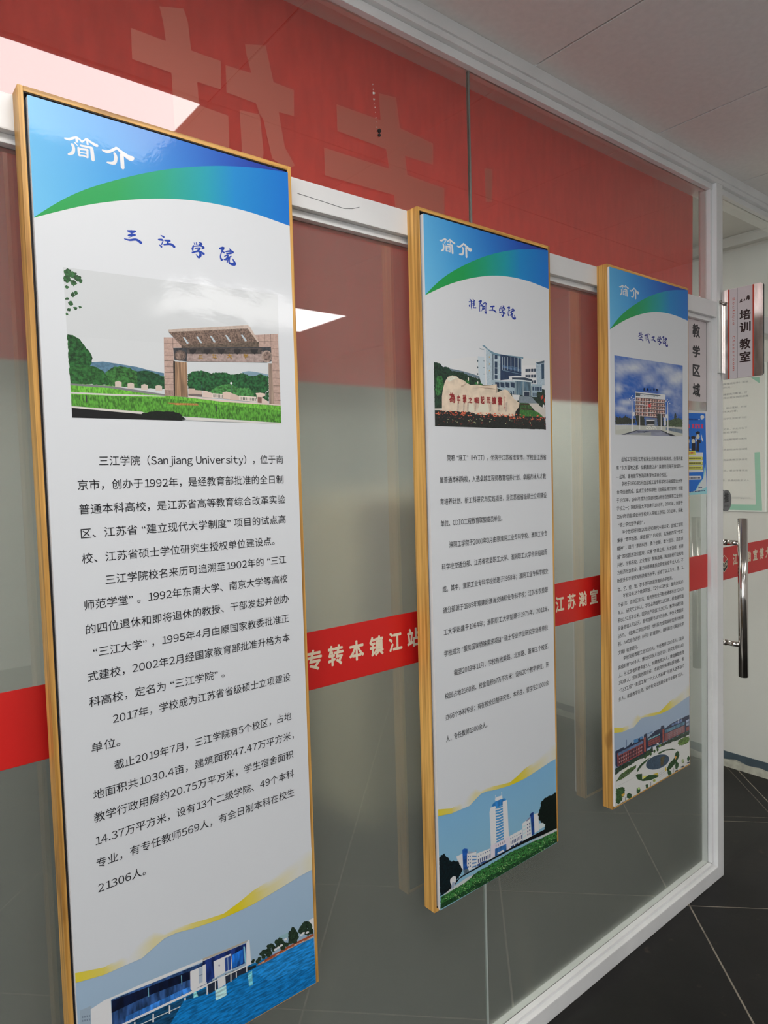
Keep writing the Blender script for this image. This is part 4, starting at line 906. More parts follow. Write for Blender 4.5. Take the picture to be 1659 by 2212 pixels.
ROCK_PHOTO = '''
0 34 54 45 0 0 95 811 97 813 92 1173 998 1173 1903 1171 1896 911 1467 878 796 917 303 850
0 231 232 232 0 0 95 809 759 747 796 917 309 933 304 833 231 823
0 231 232 232 0 0 1474 717 1895 720 1893 778 1734 749 1728 888 1466 896
0 113 133 147 2 1 304 838 530 847 685 858 799 869 796 883 639 871 313 855
0 34 61 45 6 1 99 814 116 814 131 813 139 813 167 816 184 815 192 820 205 826 211 828 227 836 248 832 263 831 276 831 283 835 300 832 320 838 322 843 335 845 342 850 358 854 377 851 386 851 400 851 418 854 430 855 451 853 473 854 483 855 505 853 525 853 536 859 542 861 562 862 572 861 589 868 605 869 630 871 637 870 655 873 664 875 689 876 694 878 710 876 732 880 744 881 762 879 774 880 786 881 800 891 799 892 815 899 813 904 821 912 824 916 802 920 786 919 781 918 763 924 745 924 722 924 706 926 692 925 685 927 669 925 647 928 631 926 614 926 597 930 589 929 568 928 547 928 540 932 519 932 509 932 492 933 472 933 456 932 447 934 425 936 414 934 391 935 379 936 366 937 353 937 338 941 331 946 314 951 309 955 299 960 281 963 265 969 264 972 249 977 238 979 227 986 214 989 202 996 202 1001 194 1005 199 1013 196 1020 201 1022 198 1029 193 1035 196 1041 194 1047 197 1054 198 1061 193 1069 190 1073 179 1073 162 1075 151 1072 139 1072 124 1074 110 1077 99 1075 99 1070 93 1062 96 1058 100 1054 96 1045 100 1037 92 1035 92 1032 97 1027 97 1024 94 1016 92 1011 92 1010 101 1004 101 1001 97 992 101 987 95 981 102 976 93 970 92 968 92 963 95 957 99 954 92 949 92 944 93 943 100 934 93 927 102 922 98 917 98 912 99 904 100 899 97 893 94 888 96 882 100 877 92 871 92 869 96 867 102 859 92 855 92 853 96 848 99 842 97 838 96 830 101 823 95 820
0 56 115 61 6 1 137 891 163 888 172 889 198 884 206 887 209 891 206 899 221 902 213 913 226 918 216 925 235 932 233 932 231 940 222 951 219 952 207 964 199 968 199 971 198 977 184 986 171 987 166 995 159 995 139 1000 129 1004 132 998 115 994 114 988 117 984 115 976 108 970 105 966 112 956 110 952 121 944 123 942 116 936 119 927 130 922 137 917 130 914 128 908 132 898 149 895
2 51 115 58 6 1 -10 560 903 24 -1 0 9
2 51 115 58 6 1 -10 593 907 32 -1 -1 11
2 51 115 58 6 1 -10 728 911 31 -1 0 9
2 51 115 58 6 1 -10 796 913 29 -1 -1 10
2 237 237 217 0 0 14 596 889 10 0 -1 12
2 237 237 217 0 0 14 742 905 9 0 0 8
0 209 222 229 0 1 750 748 853 747 866 915 797 909 754 849
2 75 96 104 0 0 8 746 776 11 0 0 6
2 123 142 149 0 0 6 846 772 9 0 0 3
2 75 96 104 0 0 8 744 815 11 0 0 6
2 123 142 149 0 0 6 844 811 9 0 0 3
2 75 96 104 0 0 8 742 854 11 0 0 6
2 123 142 149 0 0 6 842 850 9 0 0 3
0 118 154 172 0 0 822 681 860 677 923 698 1017 713 1113 718 1513 717 1510 728 1284 731 1112 731 1040 732 981 724 900 699
0 147 166 172 0 0 771 697 848 702 853 706 807 706
0 190 208 217 1 1 856 697 888 698 981 724 1112 733 1112 872 973 885 972 912 880 915
0 237 237 237 0 0 866 699 867 915 879 915 878 698
0 46 72 95 0 0 987 724 1000 724 991 911 979 912
0 51 72 97 0 0 1023 726 1067 726 1066 751 1021 753
0 51 72 97 0 0 1021 766 1065 766 1063 802 1019 804
0 51 72 97 0 0 1018 808 1063 808 1061 842 1017 844
0 51 72 97 0 0 1016 848 1061 848 1060 871 1015 873
0 214 177 104 0 0 928 740 928 748 942 748 943 740
0 214 177 104 0 0 926 782 926 790 940 790 940 782
0 214 177 104 0 0 924 822 924 830 938 829 938 821
0 44 65 97 2 5 1115 718 1480 728 1471 838 1379 839 1253 853 1253 867 1108 878
0 82 115 154 4 5 1158 789 1471 795 1470 813 1158 798
0 200 217 224 0 0 1144 732 1142 812 1150 812 1153 731
0 200 217 224 0 0 1185 731 1182 812 1191 812 1193 730
0 200 217 224 0 0 1230 730 1228 812 1236 812 1239 729
0 200 217 224 0 0 1289 728 1286 812 1295 812 1297 728
0 200 217 224 0 0 1355 727 1352 812 1361 811 1364 726
0 200 217 224 0 0 1412 725 1409 812 1418 811 1421 725
0 200 217 224 0 0 1469 724 1467 812 1476 811 1478 724
0 135 166 183 0 0 1144 816 1471 828 1472 826 1146 813
0 104 142 172 0 0 1146 787 1470 790 1471 788 1147 784
0 237 237 237 0 0 1482 771 1741 758 1749 878 1662 880 1650 844 1481 838
1 65 79 97 0 0 4 1 0.8 0.95 1542 790 1744 779 1743 800 1541 809
1 65 79 97 0 0 4 1 0.8 0.95 1540 827 1742 817 1741 838 1539 846
1 65 79 97 0 0 4 1 0.8 0.95 1538 864 1740 854 1739 876 1537 883
0 183 201 213 1 1 1735 742 1895 721 1894 882 1748 887
0 51 79 104 2 5 1836 745 1890 740 1886 838 1838 846
0 75 96 111 0 0 1735 742 1895 721 1895 735 1775 750
0 173 194 204 0 0 955 881 1352 877 1348 959 1066 931 984 911
0 44 63 88 0 0 1020 892 1090 892 1088 925 1026 921
0 44 63 88 0 0 1105 890 1175 890 1174 922 1110 919
0 44 63 88 0 0 1190 887 1262 887 1260 920 1196 916
0 44 63 88 0 0 1277 884 1349 884 1348 917 1283 913
1 58 79 104 0 0 6 1 0.5 0.9 1072 938 1349 936 1348 957 1150 960
0 166 189 202 0 0 1655 881 1843 880 1840 960 1652 965
1 53 75 102 0 0 4 1 0.75 1 1661 897 1842 896 1841 920 1660 923
1 63 84 104 0 0 4 1 0.4 0.9 1659 937 1793 935 1792 956 1658 960
0 237 237 237 0 0 1247 849 1379 839 1559 840 1663 850 1656 860 1506 858 1303 865
0 58 72 90 0 0 1303 854 1533 845 1663 852 1656 867 1467 866 1315 871
0 89 117 134 4 5 1353 872 1649 867 1639 960 1361 959
0 226 236 237 0 0 1315 865 1506 862 1656 864 1656 871 1493 871 1327 873
0 195 215 217 0 0 1367 876 1363 965 1371 965 1376 876
0 195 215 217 0 0 1418 875 1413 964 1422 964 1427 874
0 195 215 217 0 0 1495 872 1490 962 1499 962 1504 872
0 195 215 217 0 0 1638 867 1634 958 1643 958 1647 867
0 44 58 77 0 0 1515 938 1604 936 1603 961 1514 964
0 231 237 237 0 0 1511 964 1512 934 1506 934 1505 964
0 231 237 237 0 0 1509 935 1614 932 1614 930 1509 933
0 231 237 237 0 0 1610 931 1609 961 1615 961 1617 931
0 135 149 158 1 1 1437 966 1645 963 1750 1005 1416 1008
0 219 212 202 0 0 1590 1008 1756 1004 1903 1025 1903 1096 1787 1084
0 34 54 41 6 1 1742 929 1769 928 1787 927 1815 929 1836 928 1858 928 1876 928 1900 927 1889 932 1891 939 1903 948 1901 952 1896 964 1899 968 1896 973 1891 980 1895 988 1903 993 1903 994 1893 1001 1892 1008 1893 1016 1890 1026 1896 1032 1879 1029 1854 1029 1826 1025 1808 1023 1793 1018 1777 1012 1770 1006 1764 1005 1756 995 1750 989 1754 985 1744 976 1752 973 1751 963 1756 954 1741 952 1746 940 1747 939
2 207 72 52 0 0 14 1826 965 12 0 -1 14
2 207 72 52 0 0 14 1853 960 12 0 -1 14
2 207 72 52 0 0 14 1886 982 12 0 -1 14
2 237 237 237 0 0 14 1866 1021 18 0 -1 13
0 231 231 229 0 0 1298 960 1435 959 1416 994 1334 1000
0 63 100 52 5 2 1435 1009 1590 1008 1655 1035 1654 1051 1426 1056
0 75 38 31 0 0 1447 1019 1603 1018 1604 1012 1448 1013
0 75 38 31 0 0 1458 1049 1647 1050 1649 1043 1460 1042
0 63 124 54 4 2 1426 1056 1654 1051 1761 1061 1854 1088 1424 1095
0 27 25 24 0 0 1370 1045 1435 1016 1425 1090 1348 1094
0 231 224 212 0 0 95 1074 196 1071 196 1081 94 1083
0 237 217 192 1 7 194 1082 198 1003 218 956 246 918 290 888 355 877 419 880 461 894 527 900 570 914 625 923 739 917 819 921 936 915 1044 904 1059 953 1176 932 1225 936 1273 957 1334 987 1428 1010 1415 1035 1356 1064 1342 1096 184 1111
0 202 177 154 0 0 481 932 570 915 525 934 486 942
0 237 233 213 1 1 268 901 354 881 440 889 386 897 310 916
0 219 194 170 1 1 636 944 865 924 1030 937 994 933 795 935
0 183 166 147 0 0 1037 907 1059 953 1035 959
0 207 187 168 1 1 422 1031 450 1026 436 1081 412 1086
0 207 187 168 1 1 509 1029 538 1024 524 1079 499 1084
0 207 187 168 1 1 570 1027 599 1022 585 1078 560 1083
0 207 187 168 1 1 688 1024 718 1019 703 1076 678 1081
0 207 187 168 1 1 925 1019 956 1014 941 1072 915 1077
0 207 187 168 1 1 1062 1016 1094 1011 1079 1069 1052 1074
0 207 187 168 1 1 1190 1013 1222 1008 1207 1067 1180 1072
0 237 231 208 0 1 597 1035 665 1029 674 1077 584 1083
0 237 231 208 0 1 768 1023 895 1024 916 1077 719 1080
0 34 38 36 6 1 92 1088 95 1086 104 1084 144 1088 166 1084 169 1085 193 1085 210 1088 233 1083 246 1091 271 1085 298 1084 309 1082 329 1084 369 1083 387 1079 385 1082 418 1083 437 1084 468 1087 479 1083 515 1081 516 1083 535 1088 575 1083 577 1081 601 1082 626 1087 644 1086 679 1089 687 1096 715 1093 739 1095 771 1097 798 1098 817 1097 832 1097 861 1096 887 1090 897 1089 924 1084 939 1087 968 1094 992 1090 1030 1097 1031 1092 1057 1095 1100 1101 1116 1093 1133 1095 1154 1091 1184 1100 1212 1092 1229 1092 1257 1095 1287 1099 1286 1094 1334 1095 1343 1095 1377 1100 1393 1100 1419 1091 1450 1094 1449 1100 1473 1096 1510 1099 1532 1091 1553 1091 1586 1092 1616 1091 1628 1091 1672 1097 1692 1094 1703 1089 1741 1093 1741 1089 1767 1095 1819 1089 1840 1090 1861 1096 1885 1095 1903 1086 1903 1088 1903 1104 1895 1108 1899 1113 1899 1126 1903 1136 1903 1141 1900 1150 1903 1152 1903 1173 1883 1173 1873 1172 1859 1171 1822 1166 1790 1170 1784 1173 1777 1173 1762 1169 1744 1169 1713 1167 1691 1173 1618 1173 1617 1173 1577 1172 1575 1169 1553 1172 1512 1166 1488 1168 1479 1173 1456 1173 1418 1168 1404 1173 1382 1171 1364 1169 1323 1170 1317 1173 1273 1173 1269 1169 1229 1173 1207 1173 1200 1172 1169 1173 1161 1170 1131 1173 1120 1173 1118 1169 1069 1169 1064 1173 1055 1173 1030 1170 1023 1173 876 1173 876 1173 835 1170 815 1169 800 1173 681 1173 668 1170 647 1171 636 1173 586 1173 586 1173 578 1173 573 1173 511 1173 509 1170 496 1173 466 1173 452 1170 437 1173 436 1173 399 1173 395 1172 391 1173 337 1173 334 1173 333 1173 255 1173 251 1172 246 1173 176 1173 175 1170 157 1173 140 1173 118 1172 114 1173 106 1173 93 1170 92 1171 92 1147 104 1145 93 1131 92 1130 92 1120 103 1113 97 1099 92 1099
2 237 124 90 0 0 -6 486 1097 13 0 0 4
2 183 77 56 0 0 -6 209 1083 9 0 0 3
2 183 77 56 0 0 -6 1879 1096 14 0 0 4
2 183 77 56 0 0 -6 344 1099 11 0 0 4
2 183 77 56 0 0 -6 1245 1084 14 0 0 3
2 237 124 90 0 0 -6 154 1104 13 0 0 4
2 237 124 90 0 0 -6 1324 1108 17 0 0 4
2 237 124 90 0 0 -6 1756 1108 10 0 0 3
2 237 124 90 0 0 -6 1818 1095 12 0 0 4
2 237 124 90 0 0 -6 734 1092 13 0 0 5
2 183 77 56 0 0 -6 1263 1108 19 0 0 4
2 183 77 56 0 0 -6 363 1105 15 0 0 4
2 183 77 56 0 0 -6 1324 1089 14 0 0 3
2 183 77 56 0 0 -6 205 1104 7 0 0 4
2 237 124 90 0 0 -6 777 1087 15 0 0 4
2 237 124 90 0 0 -6 175 1098 13 0 0 3
2 237 124 90 0 0 -6 1647 1110 20 0 0 3
2 237 124 90 0 0 -6 227 1098 8 0 0 3
2 237 124 90 0 0 -6 1132 1087 17 0 0 3
2 237 124 90 0 0 -6 1803 1108 14 0 0 4
2 237 124 90 0 0 -6 1193 1099 14 0 0 5
2 183 77 56 0 0 -6 945 1094 10 0 0 3
2 237 124 90 0 0 -6 1843 1098 8 0 0 4
2 237 124 90 0 0 -6 1077 1083 14 0 0 2
2 237 124 90 0 0 -6 1163 1095 11 0 0 4
2 237 124 90 0 0 -6 1370 1083 15 0 0 5
2 237 124 90 0 0 -6 507 1095 10 0 0 3
2 237 124 90 0 0 -6 610 1092 10 0 0 3
2 237 124 90 0 0 -6 1436 1083 16 0 0 3
2 237 124 90 0 0 -6 460 1103 8 0 0 3
2 237 124 90 0 0 -6 1295 1086 11 0 0 5
2 237 124 90 0 0 -6 824 1105 10 0 0 4
2 237 124 90 0 0 -6 1655 1095 9 0 0 4
2 183 77 56 0 0 -6 408 1103 8 0 0 3
2 183 77 56 0 0 -6 1502 1101 12 0 0 3
2 237 124 90 0 0 -6 575 1103 10 0 0 3
2 183 77 56 0 0 -6 792 1094 9 0 0 2
2 183 77 56 0 0 -6 1772 1108 13 0 0 5
2 183 77 56 0 0 -6 1741 1089 18 0 0 4
2 237 124 90 0 0 -6 967 1090 10 0 0 2
2 183 77 56 0 0 -6 1092 1090 8 0 0 5
2 183 77 56 0 0 -6 1285 1108 18 0 0 4
2 237 124 90 0 0 -6 127 1101 9 0 0 4
2 183 77 56 0 0 -6 977 1094 14 0 0 3
2 237 124 90 0 0 -6 509 1105 14 0 0 3
2 183 77 56 0 0 -6 419 1096 8 0 0 4
2 183 77 56 0 0 -6 1729 1105 8 0 0 4
2 237 124 90 0 0 -6 1612 1084 11 0 0 4
2 183 77 56 0 0 -6 798 1095 7 0 0 2
2 237 124 90 0 0 -6 306 1086 16 0 0 4
2 237 124 90 0 0 -6 241 1096 9 0 0 3
2 237 124 90 0 0 -6 1199 1099 10 0 0 3
2 183 77 56 0 0 -6 301 1097 10 0 0 2
2 237 124 90 0 0 -6 389 1092 14 0 0 3
2 237 124 90 0 0 -6 1491 1100 12 0 0 4
2 237 124 90 0 0 -6 1303 1094 13 0 0 3
2 237 124 90 0 0 -6 996 1101 12 0 0 3
2 237 124 90 0 0 -6 1644 1109 19 0 0 5
2 237 124 90 0 0 -6 526 1095 15 0 0 4
2 237 124 90 0 0 -6 1660 1105 17 0 0 4
2 237 124 90 0 0 -6 268 1098 8 0 0 4
2 237 124 90 0 0 -6 176 1085 15 0 0 3
2 237 124 90 0 0 -6 143 1104 14 0 0 4
2 237 124 90 0 0 -6 1559 1109 17 0 0 2
2 183 77 56 0 0 -6 1426 1097 9 0 0 4
2 237 124 90 0 0 -6 1755 1084 15 0 0 5
2 237 124 90 0 0 -6 493 1087 13 0 0 4
2 237 124 90 0 0 -6 748 1092 11 0 0 3
2 183 77 56 0 0 -6 237 1095 10 0 0 4
2 183 77 56 0 0 -6 360 1100 13 0 0 3
2 183 77 56 0 0 -6 904 1100 9 0 0 2
2 237 124 90 0 0 -6 1388 1108 13 0 0 4
2 237 124 90 0 0 -6 401 1090 12 0 0 3
2 183 77 56 0 0 -6 476 1101 9 0 0 4
2 237 124 90 0 0 -6 780 1105 10 0 0 3
2 237 124 90 0 0 -6 143 1095 8 0 0 3
2 237 124 90 0 0 -6 625 1103 17 0 0 3
2 183 77 56 0 0 -6 1111 1095 16 0 0 4
2 183 77 56 0 0 -6 899 1102 11 0 0 4
2 237 124 90 0 0 -6 1807 1096 11 0 0 4
2 183 77 56 0 0 -6 1251 1109 10 0 0 3
2 183 77 56 0 0 -6 520 1088 15 0 0 4
2 237 124 90 0 0 -6 513 1105 11 0 0 4
2 183 77 56 0 0 -6 241 1085 9 0 0 3
2 237 124 90 0 0 -6 1077 1101 11 0 0 3
2 237 124 90 0 0 -6 908 1088 17 0 0 3
2 237 124 90 0 0 -6 1012 1086 14 0 0 3
2 237 124 90 0 0 -6 1659 1108 19 0 0 3
2 237 124 90 0 0 -6 1435 1104 16 0 0 4
2 183 77 56 0 0 -6 1501 1090 19 0 0 4
2 237 124 90 0 0 -6 998 1086 11 0 0 4
2 237 124 90 0 0 -6 1258 1098 15 0 0 4
2 237 124 90 0 0 -6 389 1105 8 0 0 4
2 183 77 56 0 0 -6 329 1091 12 0 0 4
2 237 124 90 0 0 -6 1200 1095 9 0 0 2
2 237 124 90 0 0 -6 1327 1103 16 0 0 3
2 183 77 56 0 0 -6 532 1093 7 0 0 3
2 237 124 90 0 0 -6 500 1103 10 0 0 3
2 237 124 90 0 0 -6 1006 1103 16 0 0 3
2 237 124 90 0 0 -6 540 1085 14 0 0 4
2 237 124 90 0 0 -6 399 1088 14 0 0 4
2 237 124 90 0 0 -6 1390 1099 12 0 0 3
2 237 124 90 0 0 -6 982 1098 10 0 0 4
2 183 77 56 0 0 -6 153 1103 15 0 0 3
2 237 124 90 0 0 -6 1027 1098 18 0 0 4
2 237 124 90 0 0 -6 587 1105 13 0 0 4
2 237 124 90 0 0 -6 110 1102 11 0 0 3
2 237 124 90 0 0 -6 864 1088 7 0 0 4
2 237 124 90 0 0 -6 1197 1095 18 0 0 5
2 237 124 90 0 0 -6 319 1103 7 0 0 3
2 137 58 49 0 0 5 477 1118 10 0 0 3
2 137 58 49 0 0 5 624 1153 11 0 0 2
2 137 58 49 0 0 5 1601 1127 15 0 0 3
2 137 58 49 0 0 5 1372 1117 14 0 0 4
2 137 58 49 0 0 5 1608 1119 14 0 0 3
2 137 58 49 0 0 5 276 1120 6 0 0 2
2 137 58 49 0 0 5 358 1139 11 0 0 3
2 137 58 49 0 0 5 794 1141 8 0 0 3
2 137 58 49 0 0 5 1405 1120 8 0 0 3
2 137 58 49 0 0 5 1334 1119 10 0 0 3
2 137 58 49 0 0 5 1105 1115 6 0 0 2
2 137 58 49 0 0 5 1456 1106 11 0 0 2
2 137 58 49 0 0 5 437 1123 9 0 0 2
2 137 58 49 0 0 5 148 1125 6 0 0 2
2 137 58 49 0 0 5 198 1120 9 0 0 2
2 137 58 49 0 0 5 1304 1104 10 0 0 3
2 137 58 49 0 0 5 144 1164 7 0 0 2
2 137 58 49 0 0 5 887 1116 11 0 0 2
2 137 58 49 0 0 5 300 1120 11 0 0 2
2 137 58 49 0 0 5 1464 1122 15 0 0 2
2 137 58 49 0 0 5 504 1126 12 0 0 3
2 137 58 49 0 0 5 663 1116 11 0 0 3
2 137 58 49 0 0 5 1098 1105 6 0 0 2
2 137 58 49 0 0 5 374 1118 6 0 0 3
2 137 58 49 0 0 5 1686 1106 16 0 0 3
2 137 58 49 0 0 5 1493 1145 15 0 0 2
2 137 58 49 0 0 5 594 1141 13 0 0 2
2 137 58 49 0 0 5 574 1153 6 0 0 2
2 137 58 49 0 0 5 643 1144 13 0 0 2
2 137 58 49 0 0 5 1371 1137 14 0 0 3
2 137 58 49 0 0 5 1732 1113 11 0 0 2
2 137 58 49 0 0 5 1448 1123 9 0 0 2
2 137 58 49 0 0 5 1335 1131 13 0 0 3
2 137 58 49 0 0 5 909 1115 12 0 0 2
2 137 58 49 0 0 5 872 1145 11 0 0 2
2 137 58 49 0 0 5 481 1154 10 0 0 3
2 137 58 49 0 0 5 1629 1119 15 0 0 3
2 137 58 49 0 0 5 643 1129 6 0 0 2
2 137 58 49 0 0 5 1798 1099 12 0 0 2
2 137 58 49 0 0 5 230 1148 7 0 0 2
2 137 58 49 0 0 5 344 1146 10 0 0 2
2 137 58 49 0 0 5 469 1160 7 0 0 3
2 137 58 49 0 0 5 789 1147 11 0 0 3
2 137 58 49 0 0 5 995 1115 7 0 0 2
2 137 58 49 0 0 5 1538 1103 7 0 0 4
2 137 58 49 0 0 5 419 1157 6 0 0 2
2 137 58 49 0 0 5 458 1153 10 0 0 3
2 137 58 49 0 0 5 1412 1144 9 0 0 3
2 137 58 49 0 0 5 836 1114 13 0 0 3
2 137 58 49 0 0 5 1517 1108 11 0 0 3
2 137 58 49 0 0 5 1350 1104 9 0 0 3
2 137 58 49 0 0 5 215 1144 11 0 0 2
2 137 58 49 0 0 5 1200 1133 8 0 0 2
2 137 58 49 0 0 5 1879 1110 11 0 0 2
2 137 58 49 0 0 5 451 1123 13 0 0 3
2 137 58 49 0 0 5 1633 1147 12 0 0 4
2 137 58 49 0 0 5 995 1127 14 0 0 3
2 137 58 49 0 0 5 1784 1119 14 0 0 3
2 137 58 49 0 0 5 1881 1140 10 0 0 4
2 137 58 49 0 0 5 397 1120 11 0 0 2
2 231 231 172 0 0 5 918 1136 6 0 0 3
2 231 231 172 0 0 5 265 1148 5 0 0 3
2 231 231 172 0 0 5 577 1134 6 0 0 3
2 231 231 172 0 0 5 671 1142 6 0 0 3
2 231 231 172 0 0 5 1254 1120 6 0 0 3
2 231 231 172 0 0 5 347 1134 5 0 0 3
2 231 231 172 0 0 5 764 1121 6 0 0 3
2 231 231 172 0 0 5 412 1146 5 0 0 3
2 231 231 172 0 0 5 1183 1143 6 0 0 3
2 231 231 172 0 0 5 1618 1134 7 0 0 3
2 231 231 172 0 0 5 710 1124 6 0 0 3
2 231 231 172 0 0 5 626 1135 6 0 0 3
2 231 231 172 0 0 5 927 1133 6 0 0 3
2 231 231 172 0 0 5 692 1146 6 0 0 3
2 231 231 172 0 0 5 590 1135 6 0 0 3
2 231 231 172 0 0 5 1470 1134 6 0 0 3
2 231 231 172 0 0 5 607 1128 6 0 0 3
2 231 231 172 0 0 5 1346 1110 6 0 0 3
2 231 231 172 0 0 5 384 1140 5 0 0 3
2 231 231 172 0 0 5 942 1121 6 0 0 3
2 231 231 172 0 0 5 278 1132 5 0 0 3
2 231 231 172 0 0 5 1289 1125 6 0 0 3
2 231 231 172 0 0 5 1617 1131 7 0 0 3
2 231 231 172 0 0 5 1618 1107 7 0 0 3
2 231 231 172 0 0 5 455 1124 5 0 0 3
2 231 231 172 0 0 5 794 1128 6 0 0 3
0 183 47 48 0 0 1171 973 1165 1058 1169 1058 1176 973
0 183 47 48 0 0 1156 985 1189 983 1189 981 1156 984
0 183 47 48 0 0 1159 1001 1189 998 1188 997 1158 999
0 183 47 48 0 0 1157 1023 1188 1021 1187 1019 1156 1022
0 183 47 48 0 0 1158 1044 1187 1041 1186 1040 1158 1042
'''
